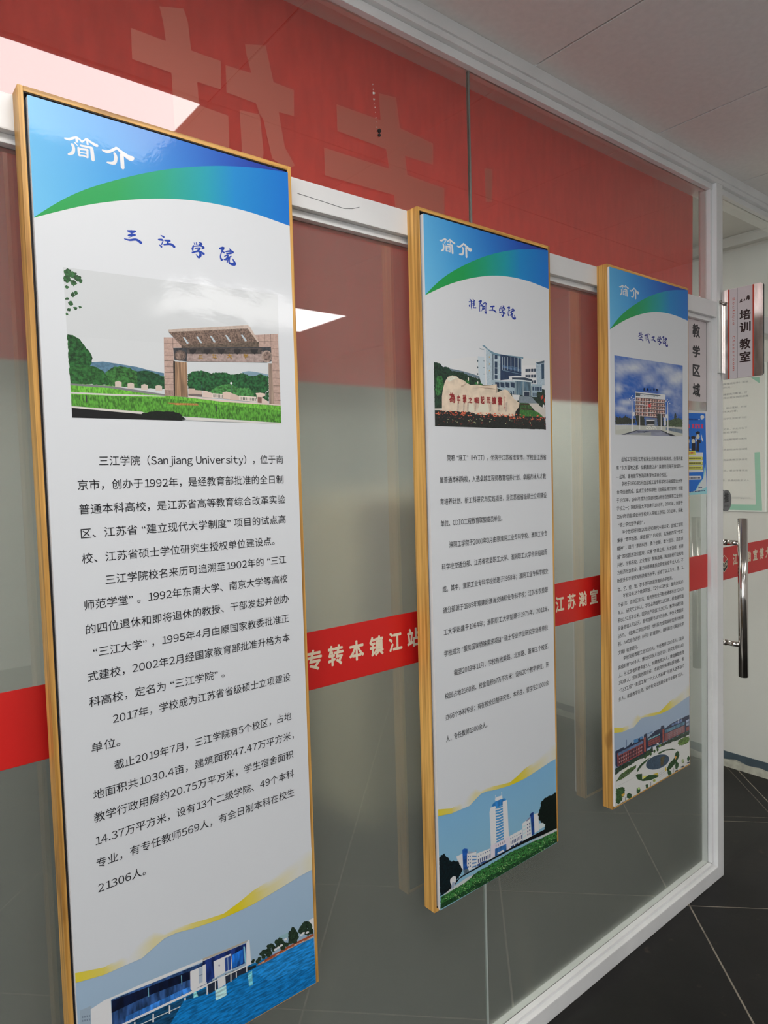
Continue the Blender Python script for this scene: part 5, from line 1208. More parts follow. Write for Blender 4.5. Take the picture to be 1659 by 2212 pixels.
TOWER_PHOTO = '''
0 237 237 237 0 0 254 3728 349 3729 352 3836 292 3789
0 44 95 176 3 8 347 3705 381 3704 426 3716 422 3846 356 3836
0 237 237 237 0 0 418 3743 500 3753 562 3764 576 3860 440 3855 411 3815
0 169 182 202 0 0 428 3731 537 3759 556 3748 568 3765 427 3748
1 76 114 163 0 0 2 4 0.5 0.4 422 3754 481 3762 477 3843 422 3841
1 96 147 202 0 0 1 4 0.9 0.4 494 3764 568 3782 564 3862 489 3856
0 237 237 237 0 0 567 3775 789 3789 796 3857 576 3850
1 90 111 149 0 0 6 1 0.4 0.8 579 3792 799 3796 799 3805 579 3802
1 76 95 141 0 0 7 1 0.55 0.9 578 3814 798 3823 796 3850 583 3844
0 60 87 149 0 0 576 3845 620 3847 619 3859 576 3857
0 60 87 149 0 0 627 3844 734 3852 734 3862 626 3856
0 237 237 237 0 1 788 3557 808 3531 893 3537 897 3773 800 3778
0 237 237 237 0 1 1006 3529 1086 3534 1091 3558 1108 3780 1020 3778
0 237 237 237 0 0 882 3490 915 3483 1007 3489 1010 3513 894 3509
0 60 141 215 2 5 825 3529 842 3515 894 3507 973 3509 1053 3516 1072 3531 1012 3531 1011 3551 899 3549 886 3535
0 82 158 215 0 0 887 3548 1011 3556 1020 3773 894 3772
0 237 237 237 0 0 888 3555 951 3563 1012 3563 1012 3569 950 3569 888 3562
0 237 237 237 0 0 888 3573 951 3581 1012 3581 1012 3587 951 3587 888 3580
0 237 237 237 0 0 889 3591 952 3599 1013 3599 1013 3605 951 3605 888 3598
0 237 237 237 0 0 889 3610 952 3617 1014 3617 1013 3622 952 3623 889 3617
0 237 237 237 0 0 890 3628 952 3635 1014 3635 1014 3640 952 3641 889 3635
0 237 237 237 0 0 890 3646 953 3653 1015 3653 1015 3658 953 3658 890 3653
0 237 237 237 0 0 890 3665 953 3671 1015 3670 1015 3676 953 3676 890 3672
0 237 237 237 0 0 891 3683 954 3689 1016 3688 1016 3694 954 3694 890 3690
0 237 237 237 0 0 891 3702 954 3707 1017 3706 1016 3712 954 3712 891 3709
0 237 237 237 0 0 892 3720 955 3725 1017 3724 1017 3729 954 3730 891 3727
0 237 237 237 0 0 892 3738 955 3743 1018 3742 1018 3747 955 3748 892 3745
0 237 237 237 0 0 892 3757 956 3761 1018 3760 1018 3765 955 3766 892 3764
0 237 237 237 0 0 892 3466 890 3491 897 3492 898 3468
2 237 237 237 0 0 14 895 3471 6 1 0 4
0 237 237 237 0 0 995 3465 993 3490 1000 3491 1001 3466
2 237 237 237 0 0 14 998 3470 7 1 0 4
0 237 228 237 0 0 796 3775 1115 3779 1124 3860 1061 3858 1059 3816 866 3807 864 3857 796 3857
1 87 87 115 0 0 5 1 0.25 0.9 867 3785 1053 3789 1052 3805 867 3799
0 60 119 189 4 5 866 3809 1059 3816 1061 3860 864 3857
0 237 237 237 0 0 904 3842 1017 3843 1020 3857 910 3854
0 237 237 237 0 0 1115 3776 1337 3776 1353 3871 1124 3860
1 93 114 152 0 0 6 1 0.4 0.7 1121 3790 1336 3792 1335 3805 1120 3803
1 71 89 136 0 0 8 1 0.5 0.95 1127 3815 1342 3811 1344 3838 1130 3838
1 60 81 131 0 0 3 1 0.7 0.9 1129 3846 1354 3850 1354 3866 1128 3864
0 237 237 237 0 0 1345 3739 1489 3722 1512 3856 1354 3855
1 82 100 141 0 0 2 4 0.5 0.5 1423 3751 1499 3753 1501 3843 1426 3844
1 211 234 237 0 0 1 4 0.9 0.5 1352 3751 1416 3753 1419 3842 1357 3846
0 142 147 176 0 0 1417 3732 1504 3717 1503 3730 1431 3740
0 41 76 152 3 8 1478 3712 1504 3699 1555 3700 1566 3851 1519 3854 1503 3722
0 237 237 237 0 0 1562 3717 1642 3722 1656 3847 1570 3846
0 224 237 237 0 0 1658 3799 1780 3812 1779 3839 1656 3842
0 22 38 42 6 1 0 3685 0 3681 12 3680 23 3678 23 3670 53 3674 68 3671 76 3670 88 3681 91 3685 106 3699 125 3704 137 3711 145 3717 146 3727 161 3731 185 3745 191 3743 213 3742 224 3749 250 3757 269 3759 276 3762 288 3766 296 3778 298 3786 310 3793 324 3804 322 3810 335 3817 346 3826 338 3838 321 3842 323 3849 306 3847 298 3857 287 3858 289 3865 269 3862 261 3869 243 3870 244 3876 221 3877 211 3876 209 3885 194 3887 187 3886 172 3887 158 3889 157 3900 138 3895 141 3904 118 3901 108 3907 92 3905 72 3908 59 3906 59 3908 43 3914 29 3914 7 3911 0 3913 0 3905 8 3904 7 3895 0 3888 0 3867 7 3862 0 3853 0 3843 3 3843 0 3839 0 3831 3 3828 1 3822 0 3820 0 3803 3 3802 0 3799 0 3788 1 3787 0 3787 0 3749 1 3749 0 3747 0 3737 3 3735 4 3730 0 3723 0 3709 4 3707 0 3701 0 3696 0 3691 1 3687
0 101 121 136 4 1 350 3835 422 3836 446 3861 372 3864
0 18 27 29 3 1 324 3863 619 3859 1570 3857 1778 3860 1999 3867 1999 3905 1569 3883 1145 3870 421 3870 240 3873 191 3905 6 3915
0 24 35 31 6 1 1646 3727 1654 3724 1664 3717 1659 3704 1679 3703 1678 3695 1693 3684 1694 3677 1689 3667 1700 3661 1710 3655 1730 3654 1746 3653 1751 3649 1765 3644 1792 3645 1808 3648 1835 3643 1861 3644 1879 3646 1901 3651 1928 3646 1949 3648 1959 3641 1986 3644 1999 3646 1999 3663 1995 3665 1999 3667 1999 3693 1999 3694 1999 3694 1999 3753 1996 3759 1999 3761 1999 3780 1994 3781 1999 3791 1999 3879 1995 3880 1999 3886 1999 3901 1973 3899 1961 3898 1946 3899 1919 3899 1895 3893 1885 3893 1850 3895 1823 3893 1818 3891 1786 3891 1792 3878 1772 3869 1763 3856 1756 3849 1774 3841 1762 3837 1777 3831 1761 3821 1758 3822 1727 3807 1706 3804 1690 3800 1681 3784 1661 3779 1647 3766 1650 3756 1653 3748 1638 3740 1635 3730
0 211 216 215 0 0 145 3904 407 3891 567 3897 370 3917 17 3922
0 211 216 215 0 0 1297 3875 1496 3889 1716 3891 1999 3899 1999 3918 1568 3899 1339 3878
0 60 119 63 8 1 6 3921 24 3919 33 3918 49 3919 67 3920 72 3919 87 3919 105 3921 120 3919 131 3918 146 3919 163 3917 175 3917 195 3917 209 3919 216 3918 231 3915 252 3917 270 3919 278 3918 289 3917 305 3914 330 3919 336 3914 360 3919 373 3916 384 3915 392 3912 410 3912 420 3908 439 3910 452 3908 465 3907 475 3905 491 3902 496 3897 511 3896 532 3898 544 3894 554 3896 569 3892 583 3890 595 3890 614 3891 636 3891 645 3890 660 3890 677 3891 690 3893 711 3893 731 3893 745 3894 756 3891 775 3891 797 3890 806 3887 823 3887 841 3892 857 3888 875 3888 895 3891 904 3886 927 3891 943 3888 964 3887 969 3888 990 3885 1009 3890 1025 3886 1036 3883 1064 3887 1082 3885 1089 3883 1108 3883 1123 3884 1141 3882 1156 3887 1176 3885 1197 3887 1212 3886 1230 3887 1260 3891 1278 3889 1285 3889 1310 3892 1327 3892 1351 3896 1364 3893 1390 3894 1399 3893 1418 3896 1447 3896 1456 3894 1477 3895 1499 3899 1516 3896 1542 3898 1554 3899 1576 3899 1596 3901 1620 3904 1642 3906 1660 3906 1675 3907 1698 3909 1719 3909 1732 3909 1755 3906 1770 3906 1794 3911 1815 3908 1842 3913 1852 3909 1874 3912 1906 3918 1923 3914 1941 3915 1961 3914 1986 3920 1999 3918 1999 3992 1991 3993 1960 3994 1941 3992 1929 3995 1909 3991 1888 3991 1874 3993 1858 3993 1833 3991 1824 3997 1803 3995 1778 3991 1766 3994 1736 3990 1718 3994 1712 3993 1692 3994 1672 3996 1653 3996 1631 3991 1615 3994 1592 3992 1576 3991 1558 3993 1542 3995 1523 3996 1512 3997 1492 3996 1472 3996 1452 3994 1439 3995 1416 3992 1396 3993 1385 3996 1370 3994 1355 3995 1335 3993 1318 3996 1304 3998 1283 3997 1267 3996 1242 3994 1235 3995 1219 3996 1194 3992 1177 3993 1164 3997 1151 3997 1127 3992 1114 3996 1098 3995 1084 3994 1059 3993 1047 3997 1025 3995 1016 3994 990 3994 984 3998 967 3995 946 3995 937 3995 912 3995 905 3995 877 3992 868 3996 847 3992 836 3996 821 3997 797 3994 791 3998 769 3996 757 3998 736 3995 728 3996 703 3992 688 3992 672 3994 656 3995 648 3997 633 3996 619 3998 599 3997 577 3991 561 3991 550 3993 538 3995 515 3992 505 3993 485 3993 473 3994 459 3995 449 3992 432 3995 411 3990 398 3992 386 3995 367 3991 353 3993 342 3993 321 3991 313 3993 288 3990 276 3992 259 3989 244 3990 240 3993 218 3993 201 3989 194 3990 179 3991 156 3988 147 3990 133 3989 115 3992 103 3990 85 3988 80 3992 61 3988 45 3991 32 3990 23 3991 6 3988 0 3984 0 3981 3 3977 8 3971 3 3964 8 3957 1 3948 4 3943 11 3934 5 3925
0 41 81 49 6 1 6 3962 489 3963 1004 3968 1565 3972 1999 3965 1999 3995 1419 3997 740 3997 4 3991
2 164 209 136 0 0 5 157 3948 8 2 0 2
2 164 209 136 0 0 5 1550 3950 8 2 0 3
2 101 168 92 0 0 5 1196 3969 14 3 0 3
2 101 168 92 0 0 5 298 3970 10 2 0 3
2 164 209 136 0 0 5 1051 3936 7 1 0 3
2 164 209 136 0 0 5 1747 3992 13 3 0 4
2 164 209 136 0 0 5 1574 3965 12 2 0 2
2 101 168 92 0 0 5 379 3965 10 2 0 3
2 101 168 92 0 0 5 678 3949 10 2 0 4
2 164 209 136 0 0 5 333 3936 9 2 0 4
2 101 168 92 0 0 5 1601 3993 8 2 0 3
2 164 209 136 0 0 5 1046 3953 12 3 0 4
2 164 209 136 0 0 5 242 3963 9 2 0 4
2 164 209 136 0 0 5 1885 3971 16 3 0 3
2 164 209 136 0 0 5 733 3978 8 2 0 4
2 164 209 136 0 0 5 1850 3942 10 2 0 2
2 164 209 136 0 0 5 495 3989 8 2 0 2
2 101 168 92 0 0 5 204 3948 12 3 0 3
2 164 209 136 0 0 5 1584 3915 16 3 0 2
2 164 209 136 0 0 5 527 3950 10 2 0 2
2 164 209 136 0 0 5 470 3987 13 3 0 2
2 101 168 92 0 0 5 1956 3974 9 2 0 2
2 164 209 136 0 0 5 1463 3929 14 3 0 4
2 164 209 136 0 0 5 152 3961 8 2 0 2
2 164 209 136 0 0 5 745 3991 7 2 0 2
2 101 168 92 0 0 5 284 3939 6 1 0 2
2 101 168 92 0 0 5 1838 4001 10 2 0 3
2 101 168 92 0 0 5 1865 3957 10 2 0 2
2 101 168 92 0 0 5 665 3972 11 2 0 3
2 164 209 136 0 0 5 1024 3949 13 3 0 2
2 101 168 92 0 0 5 1130 3990 8 2 0 4
2 164 209 136 0 0 5 1630 3929 9 2 0 2
2 101 168 92 0 0 5 1926 3951 9 2 0 2
2 101 168 92 0 0 5 1690 3982 13 3 0 3
2 164 209 136 0 0 5 1477 3922 11 2 0 2
2 164 209 136 0 0 5 1145 3940 10 2 0 3
2 101 168 92 0 0 5 689 3960 13 3 0 4
2 101 168 92 0 0 5 1619 3939 10 2 0 2
2 164 209 136 0 0 5 952 3972 12 3 0 3
2 164 209 136 0 0 5 1900 3954 13 3 0 4
2 164 209 136 0 0 5 1943 3961 13 3 0 2
2 101 168 92 0 0 5 811 3981 7 2 0 4
2 164 209 136 0 0 5 734 3991 8 2 0 3
2 101 168 92 0 0 5 1721 3952 14 3 0 3
2 164 209 136 0 0 5 586 3952 9 2 0 3
2 164 209 136 0 0 5 1702 3965 9 2 0 3
2 164 209 136 0 0 5 1173 3925 9 2 0 3
2 101 168 92 0 0 5 121 3948 9 2 0 3
2 101 168 92 0 0 5 1603 3985 11 2 0 4
2 164 209 136 0 0 5 272 3979 9 2 0 4
2 101 168 92 0 0 5 562 3928 11 2 0 2
2 164 209 136 0 0 5 119 3942 11 3 0 2
2 164 209 136 0 0 5 539 3943 9 2 0 3
2 164 209 136 0 0 5 1261 3950 15 3 0 3
2 101 168 92 0 0 5 211 3945 13 3 0 2
2 164 209 136 0 0 5 88 3946 12 3 0 3
2 164 209 136 0 0 5 641 3946 13 3 0 2
2 101 168 92 0 0 5 752 3920 7 1 0 4
2 164 209 136 0 0 5 996 3960 8 2 0 3
2 164 209 136 0 0 5 1665 3960 16 3 0 4
2 164 209 136 0 0 5 1006 3930 14 3 0 2
2 164 209 136 0 0 5 1011 3964 13 3 0 4
2 164 209 136 0 0 5 1664 3977 8 2 0 3
2 101 168 92 0 0 5 607 3928 8 2 0 4
2 101 168 92 0 0 5 1838 3925 11 2 0 3
2 164 209 136 0 0 5 388 3915 9 2 0 4
2 164 209 136 0 0 5 1615 3919 11 2 0 2
2 101 168 92 0 0 5 498 3933 9 2 0 2
2 164 209 136 0 0 5 445 3947 8 2 0 3
2 101 168 92 0 0 5 435 3964 7 2 0 3
2 164 209 136 0 0 5 755 3956 11 2 0 3
2 101 168 92 0 0 5 165 3956 9 2 0 3
2 101 168 92 0 0 5 527 3982 8 2 0 4
2 101 168 92 0 0 5 1943 3945 12 2 0 3
2 101 168 92 0 0 5 1376 3942 12 3 0 2
2 164 209 136 0 0 5 1003 3982 11 2 0 4
2 164 209 136 0 0 5 851 3953 13 3 0 2
2 164 209 136 0 0 5 227 3955 8 2 0 4
2 101 168 92 0 0 5 1722 3961 15 3 0 4
2 101 168 92 0 0 5 571 3914 12 3 0 3
2 164 209 136 0 0 5 911 3959 12 3 0 3
2 164 209 136 0 0 5 740 3922 9 2 0 3
2 164 209 136 0 0 5 362 3943 9 2 0 3
2 164 209 136 0 0 5 252 3916 7 2 0 3
2 164 209 136 0 0 5 354 3920 13 3 0 4
2 164 209 136 0 0 5 981 3946 9 2 0 3
2 101 168 92 0 0 5 1846 3925 12 2 0 3
2 164 209 136 0 0 5 516 3987 10 2 0 3
2 101 168 92 0 0 5 409 3930 12 3 0 3
2 101 168 92 0 0 5 1763 3923 14 3 0 3
2 164 209 136 0 0 5 869 3991 12 3 0 2
2 164 209 136 0 0 5 1276 3936 10 2 0 4
2 101 168 92 0 0 5 1432 3956 11 2 0 4
2 164 209 136 0 0 5 509 3955 9 2 0 2
2 164 209 136 0 0 5 357 3961 11 3 0 3
2 101 168 92 0 0 5 1869 3988 11 2 0 2
2 101 168 92 0 0 5 1058 3974 8 2 0 2
2 164 209 136 0 0 5 1929 3979 14 3 0 2
2 101 168 92 0 0 5 1034 3968 8 2 0 2
2 164 209 136 0 0 5 1190 3986 7 1 0 2
2 164 209 136 0 0 5 1515 3947 16 3 0 3
2 164 209 136 0 0 5 519 3967 8 2 0 3
2 164 209 136 0 0 5 361 3915 8 2 0 4
2 164 209 136 0 0 5 240 3973 12 3 0 3
2 164 209 136 0 0 5 1277 3941 11 2 0 4
2 164 209 136 0 0 5 667 3931 7 2 0 3
2 164 209 136 0 0 5 1090 3958 9 2 0 2
2 164 209 136 0 0 5 117 3942 10 2 0 2
2 101 168 92 0 0 5 1466 3965 13 3 0 3
2 164 209 136 0 0 5 815 3938 13 3 0 3
2 164 209 136 0 0 5 237 3960 10 2 0 3
2 164 209 136 0 0 5 281 3988 8 2 0 4
2 164 209 136 0 0 5 276 3950 8 2 0 4
2 164 209 136 0 0 5 793 3914 6 1 0 3
2 164 209 136 0 0 5 1688 3992 13 3 0 3
2 164 209 136 0 0 5 901 3937 8 2 0 3
2 164 209 136 0 0 5 219 3961 13 3 0 2
2 164 209 136 0 0 5 211 3955 11 3 0 3
2 101 168 92 0 0 5 1205 3921 11 2 0 4
2 101 168 92 0 0 5 84 3934 12 3 0 3
2 164 209 136 0 0 5 1363 3961 11 2 0 3
2 101 168 92 0 0 5 121 3941 8 2 0 3
2 101 168 92 0 0 5 509 3940 12 3 0 4
2 164 209 136 0 0 5 909 3930 7 2 0 2
2 164 209 136 0 0 5 1113 3963 8 2 0 2
2 164 209 136 0 0 5 372 3951 12 3 0 3
2 164 209 136 0 0 5 657 3947 12 3 0 3
2 164 209 136 0 0 5 698 3970 8 2 0 2
2 101 168 92 0 0 5 403 3959 11 3 0 2
2 164 209 136 0 0 5 1475 3954 11 2 0 3
2 101 168 92 0 0 5 410 3943 11 3 0 4
2 101 168 92 0 0 5 398 3981 11 3 0 4
2 101 168 92 0 0 5 301 3971 7 2 0 3
2 101 168 92 0 0 5 1858 3940 16 3 0 3
2 101 168 92 0 0 5 316 3929 9 2 0 3
2 164 209 136 0 0 5 843 3987 7 1 0 4
2 101 168 92 0 0 5 615 3943 8 2 0 2
2 164 209 136 0 0 5 1730 3936 16 3 0 3
2 164 209 136 0 0 5 1758 3943 9 2 0 3
2 164 209 136 0 0 5 1066 3946 9 2 0 4
2 101 168 92 0 0 5 1827 3980 8 2 0 3
2 101 168 92 0 0 5 417 3924 13 3 0 4
2 164 209 136 0 0 5 1063 3923 7 2 0 4
2 101 168 92 0 0 5 524 3935 8 2 0 4
2 164 209 136 0 0 5 604 3965 13 3 0 3
2 164 209 136 0 0 5 665 3964 8 2 0 2
2 101 168 92 0 0 5 1097 3916 10 2 0 2
2 164 209 136 0 0 5 636 3922 10 2 0 3
2 164 209 136 0 0 5 647 3936 12 3 0 3
2 164 209 136 0 0 5 1479 3955 9 2 0 4
2 164 209 136 0 0 5 913 3944 13 3 0 3
2 164 209 136 0 0 5 696 3942 10 2 0 3
2 164 209 136 0 0 5 944 3950 12 3 0 2
2 101 168 92 0 0 5 1933 3925 9 2 0 4
2 164 209 136 0 0 5 516 3919 12 3 0 4
2 164 209 136 0 0 5 1705 3998 11 2 0 2
2 101 168 92 0 0 5 1453 3952 14 3 0 4
2 164 209 136 0 0 5 1293 3986 8 2 0 4
2 101 168 92 0 0 5 224 3935 8 2 0 3
2 101 168 92 0 0 5 120 3938 6 1 0 3
2 101 168 92 0 0 5 1837 3933 14 3 0 3
2 164 209 136 0 0 5 1475 3973 9 2 0 3
2 164 209 136 0 0 5 1908 3934 9 2 0 4
2 101 168 92 0 0 5 848 3955 8 2 0 3
2 164 209 136 0 0 5 1543 3987 9 2 0 2
2 164 209 136 0 0 5 1754 3952 12 2 0 4
2 101 168 92 0 0 5 617 3939 12 3 0 3
2 101 168 92 0 0 5 194 3960 10 2 0 3
2 164 209 136 0 0 5 1883 3952 9 2 0 3
2 101 168 92 0 0 5 1145 3944 12 3 0 3
0 237 237 237 0 0 154 3844 170 3841 180 3838 197 3837 222 3840 236 3847 242 3860 239 3864 235 3874 236 3879 223 3887 218 3895 213 3903 206 3909 190 3906 174 3892 170 3884 160 3873 153 3865 151 3854
0 169 182 202 0 0 182 3870 222 3877 205 3909 162 3904
'''
HALL_PHOTO = '''
0 193 192 180 0 0 100 1205 101 1134 1829 1119 1828 1203 964 1205
0 48 55 48 4 1 104 1066 121 1070 135 1073 132 1074 160 1079 169 1080 172 1085 181 1083 179 1076 192 1076 209 1067 220 1070 227 1073 226 1081 240 1080 269 1082 270 1080 289 1076 293 1074 314 1070 328 1063 329 1058 335 1061 349 1067 354 1071 371 1072 396 1075 403 1078 427 1077 448 1079 466 1086 473 1087 497 1084 508 1079 529 1083 547 1080 579 1079 570 1081 576 1089 571 1094 587 1099 575 1105 579 1106 592 1115 589 1120 577 1117 557 1116 537 1117 533 1122 507 1117 508 1120 481 1119 469 1123 451 1121 428 1124 412 1122 412 1120 395 1126 378 1125 352 1123 338 1126 326 1124 324 1127 308 1125 284 1127 269 1125 252 1125 237 1130 233 1128 209 1127 186 1127 184 1131 162 1131 154 1131 138 1131 117 1132 101 1131 110 1127 101 1124 107 1117 97 1113 97 1110 99 1108 103 1104 106 1099 100 1094 107 1090 100 1085 109 1080 111 1076 102 1069
0 69 88 56 5 1 1351 1088 1386 1083 1399 1082 1418 1077 1438 1077 1453 1076 1471 1077 1490 1076 1495 1071 1523 1074 1536 1073 1563 1066 1577 1065 1585 1062 1608 1060 1623 1056 1649 1057 1673 1058 1685 1059 1699 1055 1726 1053 1738 1059 1760 1057 1782 1060 1796 1064 1813 1071 1834 1070 1834 1077 1824 1079 1829 1087 1835 1093 1835 1096 1829 1097 1835 1099 1835 1100 1818 1109 1830 1111 1830 1122 1824 1124 1820 1129 1820 1129 1801 1132 1775 1128 1766 1129 1735 1128 1730 1129 1696 1129 1675 1130 1665 1128 1655 1131 1620 1130 1608 1132 1602 1127 1573 1127 1571 1127 1545 1129 1529 1129 1513 1126 1496 1127 1474 1128 1451 1129 1438 1128 1427 1129 1394 1127 1386 1131 1379 1128 1358 1125 1365 1118 1370 1113 1364 1109 1360 1101 1369 1094 1355 1093
2 48 64 62 5 1 -10 1624 1030 29 -1 0 12
2 48 64 62 5 1 -10 1624 1045 38 -1 0 10
2 48 64 62 5 1 -10 1618 1059 32 -1 0 11
0 237 237 237 0 0 581 878 1349 877 1364 1118 1309 1122 1322 1036 571 1049
0 109 85 87 3 5 594 919 1341 917 1334 1057 1118 1068 794 1066 570 1056
1 237 198 178 3 1 11 5 0.32 0.75 594 920 1341 919 1322 1064 570 1058
1 237 174 161 0 0 7 10 0.3 0.4 616 920 1341 919 1322 1064 593 1057
0 237 237 237 0 0 580 919 1340 915 1341 912 581 916
0 237 237 237 0 0 580 947 1340 944 1341 941 580 944
0 237 237 237 0 0 580 975 1340 972 1341 969 580 972
0 237 237 237 0 0 579 1003 1340 1000 1341 997 580 1000
0 237 237 237 0 0 579 1031 1340 1029 1340 1025 580 1028
0 237 237 237 0 0 579 1059 1340 1057 1340 1054 580 1056
0 237 237 237 0 0 863 945 979 943 979 939 864 941
0 237 237 237 0 0 682 974 795 973 795 969 683 969
0 237 237 237 0 0 1025 946 1095 946 1096 942 1026 942
0 237 237 237 0 0 863 1001 1071 1000 1072 996 863 997
0 237 237 237 0 0 908 1028 1048 1028 1049 1024 909 1024
0 78 88 96 4 8 588 885 1220 885 1220 892 705 893 705 909 591 910
0 237 237 237 0 0 700 895 1167 893 1167 905 699 909
1 100 133 161 0 0 12 1 0.5 0.7 705 898 1164 895 1164 903 705 906
0 237 237 237 0 0 577 881 1349 882 1350 877 578 876
0 237 237 237 0 0 1224 882 1349 881 1349 913 1224 909
2 237 73 76 0 0 8 939 973 35 -1 0 15
0 100 82 133 0 0 795 870 1166 870 1167 867 796 867
0 48 55 48 4 1 578 1057 587 1058 604 1055 614 1054 643 1049 647 1055 672 1055 673 1057 705 1060 715 1056 733 1059 746 1062 764 1058 774 1062 788 1060 794 1062 799 1066 791 1073 792 1076 802 1085 809 1086 802 1092 807 1098 814 1102 799 1109 802 1114 810 1120 812 1123 808 1128 809 1134 815 1135 812 1141 804 1141 787 1145 759 1146 743 1143 736 1145 724 1147 698 1150 677 1150 661 1148 661 1151 631 1149 641 1147 634 1139 626 1135 616 1131 618 1126 610 1120 614 1117 610 1111 606 1107 598 1102 597 1096 582 1089 581 1084 590 1081 584 1073 576 1072 576 1064
0 48 55 48 4 1 1124 1051 1122 1046 1131 1042 1145 1035 1138 1031 1152 1031 1171 1032 1183 1035 1206 1035 1229 1033 1245 1037 1258 1038 1282 1041 1291 1043 1281 1047 1282 1053 1286 1063 1286 1064 1288 1069 1294 1076 1283 1079 1294 1088 1294 1090 1301 1092 1283 1102 1291 1103 1294 1113 1294 1114 1286 1118 1302 1125 1303 1128 1291 1133 1294 1138 1292 1145 1293 1148 1271 1152 1256 1148 1243 1147 1220 1144 1203 1144 1201 1143 1183 1139 1150 1140 1141 1139 1138 1134 1144 1130 1135 1123 1144 1117 1129 1112 1128 1110 1141 1102 1127 1096 1128 1091 1130 1089 1126 1081 1133 1076 1123 1072 1125 1066 1125 1062 1130 1059
0 125 141 164 0 0 828 1072 1118 1069 1124 1138 1059 1139 1060 1083 845 1086 839 1142 819 1142
0 39 43 45 0 0 845 1086 1060 1083 1059 1125 845 1128
0 237 237 237 0 0 845 1093 1059 1089 1060 1083 845 1086
0 237 237 231 0 0 874 1125 1053 1122 1053 1117 874 1120
0 208 210 197 0 0 100 1205 105 1137 570 1131 862 1131 1059 1129 1346 1129 1827 1152 1828 1203 964 1205
0 115 133 152 3 5 1358 1136 1827 1148 1828 1182 1358 1157
0 237 237 226 4 1 862 1131 1059 1129 1124 1156 816 1159
0 146 150 169 2 8 220 1205 681 1164 1201 1161 1629 1205 1460 1205
0 171 174 172 0 0 246 1205 966 1179 965 1205
0 39 48 68 0 0 231 1205 636 1165 681 1164 325 1205
0 39 46 56 0 0 1500 1205 1201 1161 1249 1163 1655 1204 1603 1205
0 69 79 104 0 0 621 1176 654 1175 685 1176 725 1176 762 1174 791 1174 829 1170 860 1170 901 1172 939 1168 910 1174 859 1175 824 1180 800 1186 762 1183 724 1183 689 1181 660 1186 629 1182 592 1182
0 237 237 237 0 0 111 1127 111 1171 117 1170 117 1127
0 237 237 237 0 0 134 1127 134 1170 140 1170 140 1127
0 237 237 237 0 0 157 1127 157 1169 163 1169 163 1127
0 237 237 237 0 0 180 1128 180 1168 186 1168 186 1127
0 237 237 237 0 0 203 1128 203 1167 209 1167 210 1127
0 237 237 237 0 0 227 1128 226 1166 233 1166 233 1128
0 237 237 237 0 0 250 1128 249 1165 256 1165 256 1128
0 237 237 237 0 0 273 1128 273 1164 279 1164 280 1128
0 237 237 237 0 0 297 1128 296 1163 303 1163 303 1128
0 237 237 237 0 0 320 1128 320 1162 326 1162 326 1128
0 237 237 237 0 0 344 1128 343 1161 350 1161 350 1128
0 237 237 237 0 0 368 1128 368 1160 372 1160 373 1128
0 237 237 237 0 0 392 1128 392 1159 396 1159 396 1128
0 237 237 237 0 0 416 1128 416 1158 420 1158 420 1128
0 237 237 237 0 0 440 1128 439 1157 444 1157 444 1128
0 237 237 237 0 0 464 1128 463 1156 468 1155 468 1128
0 237 237 237 0 0 488 1128 487 1155 492 1154 492 1128
0 237 237 237 0 0 512 1128 511 1153 516 1153 516 1128
0 237 237 237 0 0 105 1142 548 1138 548 1136 105 1140
0 237 237 228 0 0 1440 1133 1440 1144 1447 1144 1447 1133
0 237 237 228 0 0 1474 1132 1474 1143 1482 1143 1482 1132
0 237 237 228 0 0 1509 1132 1509 1143 1516 1143 1516 1132
0 237 237 228 0 0 1544 1132 1543 1142 1551 1142 1551 1131
0 237 237 228 0 0 1578 1131 1578 1142 1586 1142 1586 1131
0 237 237 228 0 0 1613 1131 1613 1142 1621 1142 1621 1131
0 237 237 228 0 0 1649 1130 1649 1141 1656 1141 1656 1130
0 237 237 228 0 0 1684 1130 1684 1141 1692 1141 1692 1130
0 237 237 228 0 0 1719 1129 1719 1140 1727 1140 1727 1129
0 237 237 228 0 0 1755 1129 1755 1140 1763 1140 1763 1129
0 237 237 228 0 0 1791 1128 1791 1140 1798 1139 1799 1128
0 237 237 237 0 0 489 932 500 931 508 1176 475 1177
0 237 237 237 0 0 1408 933 1420 933 1430 1182 1393 1182
0 237 237 237 0 0 674 1058 685 1058 688 1161 670 1161
0 237 237 237 0 0 1226 1027 1238 1027 1241 1158 1221 1159
2 237 237 237 0 0 8 438 936 12 0 0 4
2 237 237 237 0 0 8 506 910 12 0 0 4
2 237 237 237 0 0 8 544 929 12 0 0 4
2 237 237 237 0 0 8 456 946 12 0 0 4
2 237 237 237 0 0 8 557 944 12 0 0 4
2 237 237 237 0 0 8 484 923 12 0 0 4
2 237 237 237 0 0 8 1347 929 13 0 0 4
2 237 237 237 0 0 8 1405 912 13 0 0 4
2 237 237 237 0 0 8 1475 943 14 0 0 4
2 237 237 237 0 0 8 1442 929 14 0 0 4
2 237 237 237 0 0 8 1371 927 13 0 0 4
2 237 237 237 0 0 8 1414 949 13 0 0 4
0 237 237 237 0 0 505 1040 527 1031 554 1032 562 1053 537 1064 507 1059
0 237 237 237 0 0 1358 1035 1383 1030 1405 1036 1401 1059 1370 1064 1356 1053
'''
